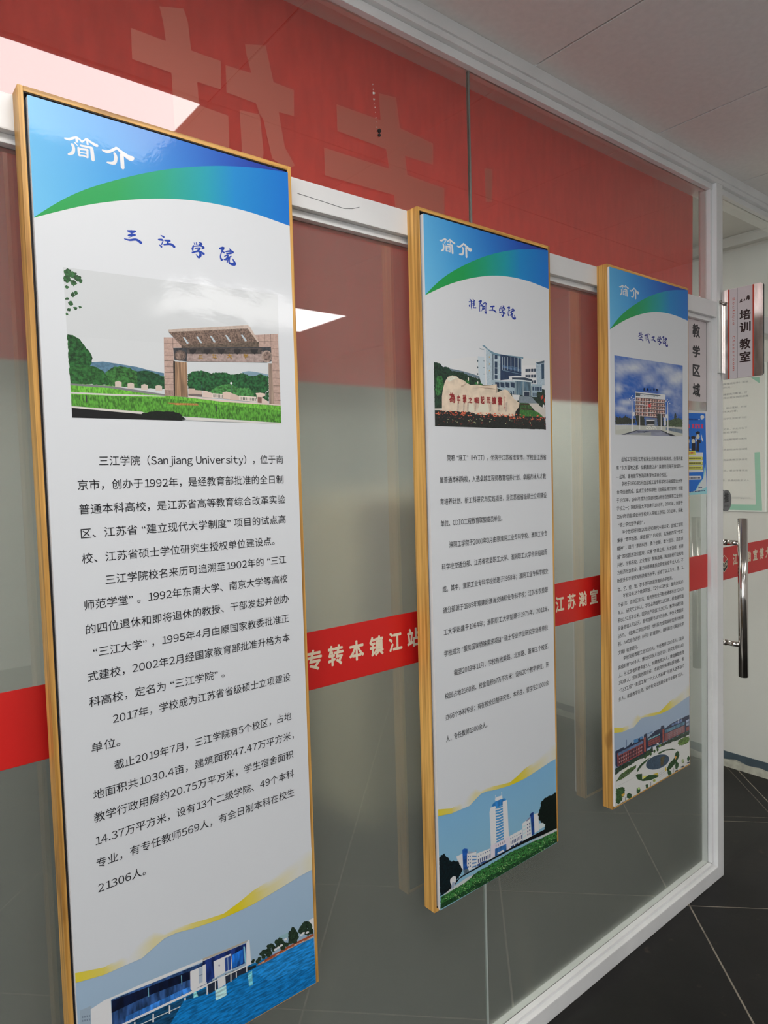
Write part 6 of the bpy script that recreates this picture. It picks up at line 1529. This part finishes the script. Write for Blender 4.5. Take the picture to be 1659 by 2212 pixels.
PLAZA_PHOTO = '''
0 234 234 228 0 1 8 3729 563 3726 1215 3722 1989 3736 1999 3999 308 3999 6 3999
0 234 234 228 0 1 18 3757 563 3738 948 3744 1561 3772 1989 3770 1999 3999 308 3999 6 3999
0 53 62 85 3 1 25 3575 220 3573 235 3588 354 3578 415 3562 421 3584 539 3562 690 3563 715 3591 728 3553 806 3554 818 3597 1028 3566 1162 3572 1182 3551 1257 3555 1277 3588 1464 3572 1705 3571 1923 3570 1990 3574 1989 3710 1435 3700 1188 3694 818 3677 779 3711 65 3704 24 3683
0 83 140 192 0 0 464 3555 576 3559 582 3588 476 3584
0 83 140 192 0 0 620 3558 684 3559 687 3583 624 3578
0 68 92 133 0 0 288 3527 288 3584 298 3586 298 3528
0 98 128 171 0 0 805 3560 949 3559 955 3568 818 3565
0 107 128 171 5 5 1464 3580 1762 3578 1777 3605 1478 3594
0 165 89 85 1 1 66 3598 703 3597 702 3699 77 3700
0 107 134 171 2 5 89 3598 703 3598 705 3617 89 3620
1 47 47 61 0 0 15 3 0.55 0.8 95 3623 696 3623 696 3691 89 3694
1 234 234 237 0 0 14 2 0.16 0.4 101 3633 690 3632 689 3686 95 3688
0 177 95 82 2 1 718 3579 769 3578 772 3696 727 3697
0 165 89 85 1 1 837 3622 1148 3627 1154 3675 844 3666
1 74 53 64 0 0 10 2 0.5 0.75 844 3625 1148 3631 1154 3673 846 3663
1 174 234 237 0 0 10 1 0.6 0.9 825 3602 1148 3607 1148 3619 825 3616
0 177 95 82 2 1 1216 3584 1263 3586 1267 3693 1218 3694
0 158 101 99 1 1 1284 3630 1849 3640 1857 3700 1297 3693
1 74 64 79 0 0 16 4 0.55 0.6 1332 3628 1842 3635 1849 3693 1331 3688
1 234 219 225 0 0 16 1 0.12 0.9 1332 3636 1842 3639 1849 3695 1331 3692
0 98 140 162 4 5 1284 3601 1850 3611 1849 3636 1297 3628
0 237 237 237 0 0 1649 3559 1653 3593 1664 3594 1660 3560
0 237 237 237 0 0 1764 3557 1768 3600 1780 3601 1775 3559
0 158 171 192 5 8 1894 3608 1982 3607 1982 3662 1896 3659
0 158 92 82 0 0 1893 3667 1982 3671 1985 3705 1899 3700
0 58 77 61 6 1 28 3704 68 3707 102 3707 122 3702 180 3708 215 3704 241 3704 280 3708 304 3704 346 3710 393 3706 429 3705 461 3704 481 3708 522 3703 578 3711 597 3709 639 3707 666 3707 714 3708 755 3702 778 3698 808 3696 851 3698 883 3695 927 3694 976 3697 999 3696 1046 3694 1090 3695 1121 3701 1138 3698 1184 3698 1212 3693 1254 3701 1292 3699 1350 3704 1372 3697 1415 3702 1442 3700 1499 3704 1518 3703 1561 3699 1616 3706 1649 3706 1696 3703 1731 3702 1766 3701 1826 3712 1852 3702 1919 3711 1944 3707 1992 3713 1988 3726 1976 3746 1932 3741 1912 3741 1865 3746 1819 3743 1761 3737 1720 3740 1682 3736 1660 3742 1617 3737 1561 3737 1520 3731 1477 3728 1435 3733 1411 3731 1358 3725 1306 3721 1285 3727 1234 3723 1205 3722 1163 3721 1116 3718 1074 3714 1054 3721 1008 3724 985 3726 935 3726 908 3731 881 3736 853 3740 813 3741 785 3742 736 3739 711 3738 676 3739 626 3732 579 3731 566 3732 528 3735 497 3732 466 3737 431 3737 399 3741 367 3742 321 3737 300 3743 263 3744 242 3742 207 3744 166 3743 142 3746 108 3746 84 3751 57 3754 18 3757 13 3739 20 3727 16 3716
0 237 237 237 0 0 948 3692 1040 3693 1054 3727 948 3724
0 53 58 55 0 0 909 3682 948 3684 961 3730 921 3728
2 237 237 237 0 0 14 1087 3681 32 0 7 6
2 137 174 82 0 0 14 1145 3708 30 4 0 11
2 74 107 61 4 1 14 817 3724 28 4 0 14
2 74 107 61 4 1 14 895 3736 29 4 0 14
2 74 107 61 4 1 14 994 3730 29 4 0 14
2 74 107 61 4 1 14 1080 3731 29 4 0 15
2 74 107 61 4 1 14 753 3739 28 4 0 14
0 83 107 64 6 1 27 3808 39 3805 47 3803 56 3803 69 3798 77 3796 80 3789 92 3788 106 3788 110 3781 123 3777 121 3775 137 3771 151 3773 161 3769 173 3767 198 3769 211 3770 220 3765 240 3766 246 3763 268 3764 272 3761 284 3761 303 3759 324 3763 330 3760 351 3763 375 3761 384 3760 412 3762 423 3763 441 3764 460 3762 477 3764 491 3764 505 3764 524 3764 526 3772 514 3775 518 3785 511 3786 485 3787 479 3789 470 3792 454 3794 439 3793 433 3795 412 3799 396 3800 393 3801 374 3804 370 3804 351 3806 337 3806 317 3807 312 3807 289 3810 282 3811 256 3810 255 3814 237 3810 224 3812 207 3816 193 3813 173 3816 156 3815 146 3814 132 3813 107 3813 90 3810 80 3814 68 3811 45 3810
0 237 237 216 0 0 183 3753 352 3744 340 3758 219 3770
0 104 134 67 5 1 1642 3763 1662 3759 1654 3753 1669 3749 1690 3747 1711 3746 1724 3744 1743 3746 1769 3743 1783 3744 1814 3744 1834 3748 1839 3746 1861 3744 1895 3749 1924 3754 1933 3757 1948 3758 1971 3756 1992 3769 1975 3769 1993 3781 1989 3783 1985 3790 1975 3795 1984 3802 1960 3801 1952 3807 1933 3807 1916 3809 1891 3809 1876 3810 1843 3806 1827 3807 1822 3810 1799 3804 1771 3807 1754 3802 1730 3797 1702 3794 1687 3794 1686 3786 1659 3776 1644 3768
0 62 92 58 3 1 537 3820 550 3798 638 3776 791 3764 987 3768 947 3772 791 3780 663 3796 562 3824
0 62 92 58 3 1 1080 3763 1161 3759 1324 3767 1491 3788 1604 3814 1491 3799 1297 3775 1147 3775
0 237 237 231 0 0 587 3835 688 3828 791 3836 1106 3885 1106 3937 739 3887
2 234 237 237 0 0 28 1086 3835 322 16 65 68
2 80 98 115 2 1 28 1086 3833 309 15 60 62
0 107 98 73 2 1 1160 3808 1283 3814 1228 3883 1160 3881
0 62 92 58 4 1 1564 3839 1577 3838 1598 3836 1619 3832 1632 3830 1645 3834 1665 3841 1690 3846 1683 3851 1684 3857 1687 3868 1687 3871 1689 3878 1684 3885 1667 3886 1666 3895 1657 3897 1653 3900 1631 3906 1628 3908 1621 3917 1612 3919 1597 3922 1595 3927 1581 3928 1557 3929 1545 3932 1529 3935 1515 3936 1498 3942 1485 3943 1475 3946 1456 3946 1441 3949 1436 3952 1420 3951 1392 3952 1383 3954 1366 3955 1355 3958 1334 3957 1339 3950 1327 3941 1324 3936 1342 3932 1340 3925 1349 3921 1360 3919 1365 3913 1379 3909 1379 3905 1389 3901 1398 3897 1410 3895 1427 3894 1441 3891 1452 3890 1471 3889 1487 3887 1496 3884 1514 3880 1525 3878 1543 3878 1547 3870 1556 3868 1549 3859 1554 3855 1567 3853 1567 3844
0 234 204 82 0 0 1268 3922 1310 3912 1323 3939 1296 3951
0 234 174 97 0 0 1547 3857 1618 3876 1575 3895
0 62 92 58 3 1 506 3846 549 3841 669 3858 669 3904 842 3899 1026 3929 1099 3944 1099 3958 894 3950 688 3922 561 3886
0 237 234 126 0 0 675 3877 816 3899 688 3907
0 219 195 82 0 0 947 3910 1092 3921 1092 3947 1026 3929
0 189 189 186 0 0 1108 3938 1257 3925 1253 3923 1104 3936
0 189 189 186 0 0 1121 3953 1284 3942 1280 3939 1117 3950
0 189 189 186 0 0 1121 3969 1298 3960 1294 3958 1117 3967
0 68 98 61 6 1 26 3863 40 3861 63 3871 84 3866 95 3867 117 3872 140 3877 133 3870 172 3876 175 3875 202 3882 207 3888 221 3887 239 3897 229 3906 240 3908 248 3918 240 3916 231 3920 234 3928 233 3932 216 3935 229 3948 220 3950 201 3948 208 3958 180 3956 173 3965 188 3968 177 3972 165 3980 155 3982 139 3977 135 3987 117 3987 113 3988 104 3995 92 3993 74 3990 69 3987 49 3979 28 3974 24 3966 32 3962 21 3950 16 3947 30 3947 34 3939 40 3934 34 3926 35 3926 41 3924 33 3917 35 3910 20 3901 39 3896 41 3894 25 3881 25 3878 32 3880 40 3873
0 234 189 82 0 0 152 3931 242 3935 229 3952 169 3950
2 64 98 64 5 1 -14 344 3977 64 11 0 24
2 64 98 64 5 1 -14 573 3978 55 9 0 22
2 64 98 64 5 1 -14 790 3981 34 6 0 17
2 64 98 64 5 1 -14 1406 3981 56 9 0 23
2 64 98 64 5 1 -14 1610 3950 54 8 0 33
2 64 98 64 5 1 -14 1959 3949 42 6 0 24
2 189 219 141 4 1 14 586 3961 33 5 0 10
2 174 189 97 5 1 14 986 3969 37 6 0 12
2 174 189 141 5 1 14 1790 3944 38 6 0 19
0 74 80 91 0 0 889 3965 888 3999 899 3999 899 3967
0 74 80 91 0 0 242 3970 242 3999 252 3999 252 3971
0 74 80 91 0 0 1505 3955 1505 3992 1516 3994 1517 3957
0 204 204 201 0 0 76 3851 537 3856 536 3854 75 3849
0 204 204 201 0 0 100 3820 613 3832 611 3831 99 3819
0 204 204 201 0 0 124 3790 689 3809 688 3807 123 3789
2 68 74 82 0 0 8 1603 3995 49 3 6 7
2 68 74 82 0 0 8 1951 3984 51 3 6 7
2 68 74 82 0 0 8 193 4001 41 3 5 6
2 68 74 82 0 0 8 1775 3989 50 3 6 7
'''
HEADING_STROKES = '''
3 237 237 237 221 123 43 249 122 69 278 113 60 299 106 43
3 237 237 237 299 106 40 323 113 53 332 120 40
3 237 237 237 332 120 40 353 109 44 368 103 47 390 110 64 423 117 82 437 117 75
3 237 237 237 299 108 66 300 124 63
3 237 237 237 286 129 40 304 138 20
3 237 237 237 368 105 50 371 123 57
3 237 237 237 268 138 69 276 152 83 268 170 83 240 180 49
3 237 237 237 324 134 57 365 133 57 401 132 61
3 237 237 237 397 134 88 400 155 98 402 177 105
3 237 237 237 309 145 67 310 173 63
3 237 237 237 310 149 53 370 144 54
3 237 237 237 367 146 57 366 173 51
3 237 237 237 310 174 47 340 171 44 366 174 44
3 237 237 237 316 161 30 363 159 30
3 237 237 237 470 129 51 502 131 79 538 120 76 571 105 66
3 237 237 237 571 105 52 609 119 102 660 132 149 685 128 107
3 237 237 237 553 129 70 562 144 91 548 168 94 499 173 41
3 237 237 237 604 127 113 606 153 109 607 179 106
'''
TITLE_A = '''
3 29 69 174 619 426 24 650 427 77 680 421 34
3 29 69 174 624 445 34 649 440 68 677 437 34
3 29 69 174 595 461 19 633 462 43 681 455 49 716 464 68
3 29 69 174 674 439 12 623 454 7
~
3 29 69 174 867 417 15 891 422 50
3 29 69 174 848 437 35 875 435 50 884 437 30
3 29 69 174 884 438 20 871 455 25
3 29 69 174 855 458 20 869 464 55
3 29 69 174 896 435 35 936 433 56
3 29 69 174 921 438 41 917 449 56
3 29 69 174 887 454 25 941 446 51 970 454 67
~
3 29 69 174 1129 420 16 1136 428 24
3 29 69 174 1148 417 21 1152 426 37
3 29 69 174 1172 414 21 1190 419 64 1166 425 21
3 29 69 174 1124 432 26 1115 448 53 1118 456 16
3 29 69 174 1123 436 21 1181 428 32 1209 433 53 1190 440 13
3 29 69 174 1134 443 26 1179 438 37 1157 451 37
3 29 69 174 1110 464 32 1164 453 40 1207 460 59
3 29 69 174 1164 451 26 1179 465 64 1162 479 53 1141 468 11
~
3 29 69 174 1344 423 49 1377 417 71 1361 431 33 1383 437 39
3 29 69 174 1372 423 16 1355 441 25 1347 459 33 1357 471 66
3 29 69 174 1424 414 11 1437 419 44
3 29 69 174 1394 431 28 1442 424 50 1459 428 45 1434 434 14
3 29 69 174 1401 440 33 1441 433 50
3 29 69 174 1380 453 19 1415 445 33 1392 467 41
3 29 69 174 1376 468 25 1413 457 39 1441 446 25
3 29 69 174 1414 459 25 1403 477 30
3 29 69 174 1427 454 28 1420 475 44 1442 481 67 1471 477 78 1451 456 11
'''
TITLE_B = '''
3 27 58 160 645 418 16 660 425 49
3 27 58 160 631 436 32 651 434 37
3 27 58 160 649 451 16 635 459 53 647 464 12
3 27 58 160 683 415 12 661 433 33
3 27 58 160 668 428 41 668 462 49 673 478 16
3 27 58 160 704 416 16 713 423 33
3 27 58 160 684 432 24 724 424 33
3 27 58 160 686 442 24 720 436 33
3 27 58 160 688 451 24 723 447 33
3 27 58 160 693 467 29 739 463 41
3 27 58 160 704 426 33 700 465 33
~
3 27 58 160 783 424 37 827 416 54 806 433 29 829 439 42 799 449 21
3 27 58 160 800 427 25 795 468 37 800 481 25
3 27 58 160 887 418 21 852 433 37 832 449 29
3 27 58 160 881 420 29 907 428 50
3 27 58 160 897 429 33 893 466 33 895 484 59 867 475 13
3 27 58 160 851 449 46 874 446 42
3 27 58 160 847 463 46 874 457 38
3 27 58 160 851 439 29 839 461 33 826 476 17
~
3 27 58 160 965 440 34 1033 432 55
3 27 58 160 1006 437 47 1002 459 38
3 27 58 160 946 462 29 1020 457 47 1058 466 56
~
3 27 58 160 1130 424 16 1137 432 24
3 27 58 160 1149 421 21 1153 430 37
3 27 58 160 1173 418 21 1191 424 64 1167 430 21
3 27 58 160 1125 435 27 1116 450 53 1120 458 16
3 27 58 160 1124 439 21 1183 433 32 1211 439 54 1192 445 13
3 27 58 160 1135 447 27 1180 443 37 1159 455 37
3 27 58 160 1112 466 32 1166 457 40 1210 465 59
3 27 58 160 1166 455 27 1182 470 64 1165 483 53 1144 472 11
~
3 27 58 160 1255 425 48 1287 421 70 1272 434 32 1293 440 38
3 27 58 160 1282 427 16 1266 444 24 1259 460 32 1269 472 64
3 27 58 160 1333 420 11 1346 425 43
3 27 58 160 1304 435 27 1351 429 49 1367 434 43 1344 439 13
3 27 58 160 1311 444 32 1350 438 49
3 27 58 160 1291 455 19 1325 449 32 1304 469 40
3 27 58 160 1288 470 24 1323 460 38 1351 450 24
3 27 58 160 1325 462 24 1315 479 30
3 27 58 160 1338 458 27 1332 478 43 1353 484 65 1381 481 76 1361 460 11
'''
TITLE_C = '''
3 31 43 136 678 436 29 716 430 33
3 31 43 136 704 421 16 703 446 33
3 31 43 136 666 457 37 719 443 33
3 31 43 136 738 420 33 741 454 33
3 31 43 136 745 434 25 773 439 33
3 31 43 136 694 466 20 757 455 33 754 465 33
3 31 43 136 700 462 20 710 477 25
3 31 43 136 732 460 21 728 476 25
3 31 43 136 669 483 33 732 475 41 779 483 54
~
3 31 43 136 818 444 33 866 433 37
3 31 43 136 837 433 19 834 466 37
3 31 43 136 872 429 25 908 425 33
3 31 43 136 884 422 17 911 454 38 940 490 59
3 31 43 136 924 420 17 943 428 42
3 31 43 136 853 444 25 895 437 25 885 463 25
3 31 43 136 862 447 21 856 479 21
3 31 43 136 917 458 19 882 471 19
~
3 31 43 136 1003 444 34 1071 437 56
3 31 43 136 1044 442 47 1041 463 39
3 31 43 136 985 466 30 1059 462 47 1097 472 56
~
3 31 43 136 1166 427 17 1173 435 25
3 31 43 136 1185 425 22 1189 434 39
3 31 43 136 1209 422 22 1227 428 67 1204 434 22
3 31 43 136 1161 439 28 1153 454 56 1157 463 17
3 31 43 136 1161 443 22 1219 437 34 1248 444 56 1229 450 14
3 31 43 136 1172 451 28 1217 447 39 1196 459 39
3 31 43 136 1150 471 33 1203 462 42 1247 471 62
3 31 43 136 1203 460 28 1220 475 67 1203 489 56 1182 477 11
~
3 31 43 136 1289 427 50 1322 423 73 1307 436 34 1329 443 39
3 31 43 136 1317 429 17 1302 446 25 1296 462 34 1306 475 67
3 31 43 136 1368 422 11 1381 428 45
3 31 43 136 1340 438 28 1387 432 51 1403 438 45 1380 442 14
3 31 43 136 1347 447 34 1386 442 51
3 31 43 136 1328 458 20 1362 452 34 1341 472 42
3 31 43 136 1325 473 25 1360 464 39 1388 454 25
3 31 43 136 1362 465 25 1352 483 31
3 31 43 136 1375 462 28 1369 482 45 1391 489 68 1419 486 79 1398 464 11
'''
BLUE_POSTER = '''
0 52 126 225 0 0 0 3999 0 184 1836 101 1895 3999
0 171 231 237 0 0 1829 2538 1892 3999 0 3999 0 3801 1111 3860 1412 3807 1549 3496 1723 3245 1785 2740
0 231 237 237 0 0 1846 2844 1879 3663 1497 3854 675 3956 1111 3909 1446 3800 1575 3538 1740 3246
0 237 237 237 0 0 1627 242 1696 177 1774 211 1786 310 1687 418 1635 342
1 43 73 150 0 0 8 1 0.75 0.9 1156 382 1524 380 1524 454 1156 466
0 216 237 237 0 0 1541 421 1609 416 1610 400 1541 405
0 231 82 126 0 0 1122 660 1159 662 1193 660 1175 689 1188 732 1194 758 1192 801 1200 848 1149 847 1114 870 1127 798 1131 743 1125 694
0 231 82 126 0 0 1269 658 1319 637 1381 647 1363 690 1363 723 1363 768 1380 808 1390 831 1346 833 1308 836 1278 854 1284 801 1302 737 1299 694
0 231 82 126 0 0 1393 645 1447 627 1499 619 1490 679 1471 719 1485 753 1484 780 1494 841 1461 842 1442 850 1396 842 1412 797 1415 741 1416 698
0 231 82 126 0 0 1505 653 1553 630 1611 634 1601 675 1601 700 1603 737 1605 776 1624 835 1579 818 1562 834 1516 833 1532 791 1541 726 1519 695
0 231 82 126 0 0 1634 638 1698 618 1743 627 1737 663 1721 696 1729 746 1739 776 1760 825 1725 820 1680 833 1646 827 1656 768 1668 733 1666 682
0 58 55 61 0 0 1429 1032 1522 965 1611 1005 1590 1116 1462 1131
2 237 231 207 0 0 14 1525 1228 68 -2 0 112
0 58 55 61 0 0 1487 1349 1641 1405 1637 1546 1572 1527 1579 1948 1451 1928 1470 1529
0 237 237 237 0 0 1642 1184 1676 1122 1697 1263 1745 1402 1727 1484 1676 1364
0 237 237 237 0 0 1420 1271 1454 1250 1478 1429 1436 1490
0 58 55 61 0 0 1244 1238 1336 1195 1428 1231 1403 1342 1269 1345
2 237 231 207 0 0 14 1335 1456 71 -2 0 119
0 58 55 61 0 0 1276 1553 1419 1530 1418 1908 1267 1909
0 58 55 61 0 0 1117 1154 1186 1240 1202 1328 1117 1360
0 237 231 207 0 0 1117 1369 1177 1368 1185 1515 1116 1536
0 58 55 61 0 0 1116 1536 1169 1555 1184 1889 1115 1909
2 237 237 237 0 0 14 1217 1830 43 0 0 32
0 237 237 237 0 0 0 1977 1726 1978 1744 2931 0 2897
0 237 237 115 0 0 373 1921 1421 1899 1437 2088 372 2120
1 231 97 67 0 0 5 1 0.7 0.9 1126 1958 1384 1948 1387 2038 1126 2057
0 141 150 141 0 0 220 2197 1717 2207 1716 2365 220 2356
0 237 237 115 0 0 220 2175 1699 2187 1699 2340 220 2333
1 91 82 52 0 0 13 1 0.75 0.9 1120 2228 1647 2230 1647 2301 1120 2302
0 141 150 141 0 0 219 2414 1716 2440 1716 2597 218 2572
0 237 237 115 0 0 219 2391 1699 2419 1698 2573 219 2550
1 91 82 52 0 0 13 1 0.75 0.9 1119 2454 1647 2462 1646 2533 1119 2529
0 141 150 141 0 0 218 2621 1715 2662 1715 2820 217 2780
0 237 237 115 0 0 218 2599 1698 2641 1698 2795 218 2757
1 91 82 52 0 0 13 1 0.75 0.9 1118 2671 1646 2684 1646 2755 1118 2745
0 237 237 237 0 0 216 3051 1619 3107 1662 3150 1665 3251 1627 3289 215 3235
1 82 91 126 0 0 10 1 0.7 0.95 1122 3150 1610 3157 1610 3238 1121 3233
1 52 73 126 0 0 4 1 0.7 0.9 1531 3646 1687 3644 1686 3709 1531 3706
1 52 73 126 0 0 10 1 0.7 0.9 1194 3828 1808 3811 1808 3857 1193 3877
'''
RULES_GREEN = '''
0 123 186 157 0 0 1672 342 1861 362 1861 533
0 123 186 157 0 0 1752 2386 1867 2379 1918 3976 0 3970 0 3823 1782 3814
'''
BANNER_CHARACTERS = '''
0 170 56 52 0 0 973 730 997 659 1001 762 1003 1013 1034 1005 1033 1272 1008 1281 1009 1490 1040 1497 1040 1731 1039 1926 984 2065 983 1775 982 1282 945 1286 945 1020 978 1018 976 851
0 170 56 52 0 0 1062 751 1086 679 1094 1010 1119 1010 1118 1277 1099 1290 1105 1621 1117 1777 1109 1834 1089 1778 1080 1416 1076 1379 1079 1747 1074 1974 1054 1977 1053 1403 1076 1382 1072 1284 1039 1281 1039 1025 1068 1007 1063 840
0 170 56 52 0 0 1237 677 1264 642 1269 972 1324 1003 1323 1257 1276 1273 1279 1482 1342 1494 1341 1876 1259 2040 1257 1765 1156 1783 1156 1492 1250 1483 1246 1272 1175 1267 1175 985 1239 968
0 170 56 52 0 0 1419 1063 1435 1039 1433 1459 1420 1488
'''

poster(1, .2405, .7010, 2.1185, .5285, .2520, .6906, 2.1038, .5355, 'oak framed poster nearest the camera, largest, with a stone gateway photograph', GATE_PHOTO, LAKE_PHOTO, TITLE_A, .0172, (h('a6bfd6'), h('9cb9cc')), 0)
poster(2, 1.0180, 1.4800, 2.1170, .5300, 1.0310, 1.4655, 2.1025, .5341, 'middle oak framed poster with an inscribed boulder photograph and a white tower below', ROCK_PHOTO, TOWER_PHOTO, TITLE_B, .0160, (h('83b9de'), h('92c2d6')), 0)
poster(3, 1.7400, 2.2060, 2.1180, .5290, 1.7430, 2.1909, 2.1082, .5388, 'oak framed poster furthest away, with a blue sky office block and round pond photograph', HALL_PHOTO, PLAZA_PHOTO, TITLE_C, .0140, (h('a4b8ce'), h('9fb4cc')), 1)

# banner characters printed on the cloth
I = Ink(lambda u, v, l: (BX0_+u*(2.545-BX0_), .1145-l, 2.566-v*.821)); BX0_ = -1.4
I.draw(BANNER_CHARACTERS); I.col = [srgb('ec7f73')]*len(I.col); I.build('reversed_characters', PAPER, bn)

# ------------------------------------------------------------------ white vertical sign and blue leaflet on the glass
e = empty('area_sign', (2.3, .029, 1.76)); tag(e, 'white vertical sign with bold black characters on the glass beside the furthest framed poster', 'sign')
B('sign_sheet', SIGNW, e, 2.13, 2.4555, .0288, .0299, 1.766, 2.049)
F = Flat()
for ch, z0, z1 in (('教', 1.988, 2.035), ('学', 1.919, 1.962), ('区', 1.853, 1.894), ('域', 1.781, 1.829)):
    F = Flat(); F.add(ch, lambda x, y, z0=z0, z1=z1: (2.356+x*.054, .0286, z0+y*(z1-z0)), .035, fit=True, fith=True)
    F.build('character', BLACKINK, e)
e = empty('leaflet_poster', (2.3, .029, 1.437)); tag(e, 'blue leaflet poster with graduates in black gowns, below the white vertical sign', 'poster')
B('paper_sheet', BOARDW, e, 2.12, 2.4615, .0291, .0299, 1.437, 1.733)
I = Ink(lambda u, v, l: (min(2.461, 2.12+u*.358), .0290-l, 1.733-v*.296)); I.draw(BLUE_POSTER); I.build('leaflet_print', PAPER, e)

# ------------------------------------------------------------------ projecting room sign on the post
e = empty('room_sign', (2.505, -.07, 1.843)); tag(e, 'steel edged room sign with black and red lettering projecting from the white post', 'sign')
SXx = 2.505; ys0, ys1, zs0, zs1 = -.003, -.1425, 1.844, 2.159
def rounded(y0, y1, z0, z1, r, n=5):
    P = []
    for cy, cz, a0 in ((y1+r, z0+r, 180), (y0-r, z0+r, 270), (y0-r, z1-r, 0), (y1+r, z1-r, 90)):
        for k in range(n+1):
            a = math.radians(a0+90*k/n); P.append((cy+r*math.cos(a), cz+r*math.sin(a)))
    return P
fx = lambda off: (lambda a, b, t: (SXx+off+t, a, b))
poly_obj('steel_plate', BRUSH, e, rounded(ys0, ys1, zs0, zs1, .009), .004, fx(0))
poly_obj('edge_band', BLACKINK, e, rounded(ys0-.001, ys1-.0008, zs0+.0005, zs1-.0005, .009), .004, fx(.0041))
poly_obj('white_face', SIGNW, e, [(-.0300, zs0+.0005), (-.1100, zs0+.0005), (-.1100, zs1-.0005), (-.0300, zs1-.0005)], -.0006, fx(0))
for y in (-.0285, -.1112): poly_obj('red_line', ORANGE, e, [(y-.0024, zs0+.0006), (y+.0024, zs0+.0006), (y+.0024, zs1-.0006), (y-.0024, zs1-.0006)], -.0008, fx(0))
poly_obj('black_line', BLACKINK, e, [(-.0576, zs0+.001), (-.0586, zs0+.001), (-.0586, zs1-.001), (-.0576, zs1-.001)], -.0009, fx(0))
F = Flat((-1, 0, 0))
for ch, zc_, hh in (('培', 2.061, .036), ('训', 2.018, .035), ('教', 1.960, .037), ('室', 1.9155, .036)):
    F = Flat((-1, 0, 0)); F.add(ch, lambda x, y, zc_=zc_, hh=hh: (SXx-.0009, -.0655-x*.0375, zc_+(y-.5)*hh), .028, fit=True, fith=True)
    F.build('character', BROWNINK, e)
for k, P in enumerate(([(-.065, 2.105), (-.068, 2.112), (-.072, 2.117), (-.074, 2.116), (-.073, 2.110), (-.076, 2.107)], [(-.079, 2.108), (-.081, 2.114), (-.083, 2.116), (-.085, 2.109)], [(-.087, 2.107), (-.090, 2.121), (-.093, 2.126), (-.099, 2.123), (-.100, 2.111), (-.096, 2.108), (-.092, 2.113)])):
    poly_obj('mountain_mark', BROWNINK, e, P, -.0012, fx(0))
F = Flat((-1, 0, 0)); F.add('Boutique', lambda x, y: (SXx-.0009, -.0420-y*.0100, 2.1265-x*.094), .012, fit=True, spacing=1.3); F.build('red_lettering', ORANGE, e)
F = Flat((-1, 0, 0)); F.add('Classroom', lambda x, y: (SXx-.0009, -.0420-y*.0100, 1.9935-x*.122), .012, fit=True, spacing=1.3); F.build('red_lettering', ORANGE, e)
B('mounting_bar', ACRYL, e, 2.4785, 2.5045, -.006, -.0002, 1.868, 2.124, .001)
B('mounting_bar', BRUSH, e, 2.492, 2.5048, -.010, -.0062, 1.868, 2.118, .0015)
bm = bmesh.new(); cyl(bm, (2.484, -.013, 2.116), (2.484, -.0055, 2.116), .0055, 16); cyl(bm, (2.494, -.016, 2.112), (2.494, -.0100, 2.112), .0045, 12); obj('fixing_screw', bm, STEEL, e, True)

# push sticker on the door
e = empty('push_sticker', (2.590, .024, 1.367)); tag(e, 'round grey push sticker on the glass door above the handle', 'sticker')
bm = bmesh.new(); cyl(bm, (2.592, .0195, 1.4065), (2.592, .0238, 1.4065), .040, 48); obj('disc', bm, GREYPLASTIC, e)
bm = bmesh.new(); cyl(bm, (2.592, .0342, 1.4065), (2.592, .0382, 1.4065), .040, 48); obj('backing_disc', bm, BLACKINK, e)
F = Flat(); F.add('推', lambda x, y: (2.574+x*.035, .0193, 1.3995+y*.037), .02, fit=True, fith=True); F.build('character', BLACKINK, e); F = Flat(); F.add('PUSH', lambda x, y: (2.575+x*.032, .0193, 1.381+y*.010), .01, fit=True, fith=True); F.build('lettering', BLACKINK, e)

# rules notice on the end wall of the classroom
e = empty('wall_notice', (XR, .45, 1.312)); tag(e, 'pale notice with green border and grey text lines on the wall behind the glass door', 'notice')
B('acrylic_sheet', ACRYL, e, XR-.006, XR-.0005, .230, .660, 1.310, 2.022, .001)
I = Ink(lambda u, v, l: (XR-.0062-l, .66-u*.428, 2.02-v*.708)); I.poly(srgb('cecbc4'), 0, 0, [(12, 8), (1975, 8), (1975, 3985), (12, 3985)]); I.draw(RULES_GREEN); I.build('notice_print', PAPER, e)
F = Flat((-1, 0, 0))
for s_, ua, ub, v in (('特殊情况除外）或说', .50, .81, .111), ('为作风；', .50, .625, .136), ('止随意离开教室，授', .50, .797, .183), ('不得出现没有完成教', .50, .811, .208), ('导，耐心答疑，在授', .50, .793, .279), ('课无关的事；', .50, .694, .304), ('督促学生完成学习任', .50, .795, .353), ('度论坛，不允许私下', .50, .799, .426), ('团影校举报；', .50, .694, .450), ('分校定期将对江苏所', .50, .795, .4995), ('议学员可以向当地城', .50, .799, .570), ('，有此类情况学员可', .50, .801, .643), ('高尚，禁止传播有迷', .50, .804, .717), ('从理，弘扬社会主义人', .48, .8225, .786), ('15569@qq.com', .60, .8335, .908)):
    F.add(s_, lambda x, y, ua=ua, ub=ub, v=v: (XR-.0068, .66-(ua+x*(ub-ua))*.428, 2.02-v*.708+(y-.37)*.0105), .0, fit=True)
F.build('notice_text', GREYPLASTIC, e)

# cabinet in the classroom, seen blurred through the frosted glass
e = empty('low_cabinet', (2.1, 1.45, 0)); tag(e, 'beige wooden cabinet, blurred, standing behind the frosted glass between the first two posters', 'cabinet')
bm = bmesh.new(); box(bm, 1.74, 2.9, 1.18, 1.62, .0, 1.44, .004); obj('cabinet_body', bm, BEIGE, e)
for k in range(2): 
    d = B('cabinet_door', BEIGE, e, 1.75+.575*k, 2.315+.575*k, 1.162, 1.1795, .06, 1.41, .003)
    bm = bmesh.new(); cyl(bm, (2.27+.09*k, 1.15, .5), (2.27+.09*k, 1.15, .62), .006, 10); o = obj('cabinet_handle', bm, STEEL, d); o.matrix_parent_inverse = Matrix.Translation((0, 0, 0))
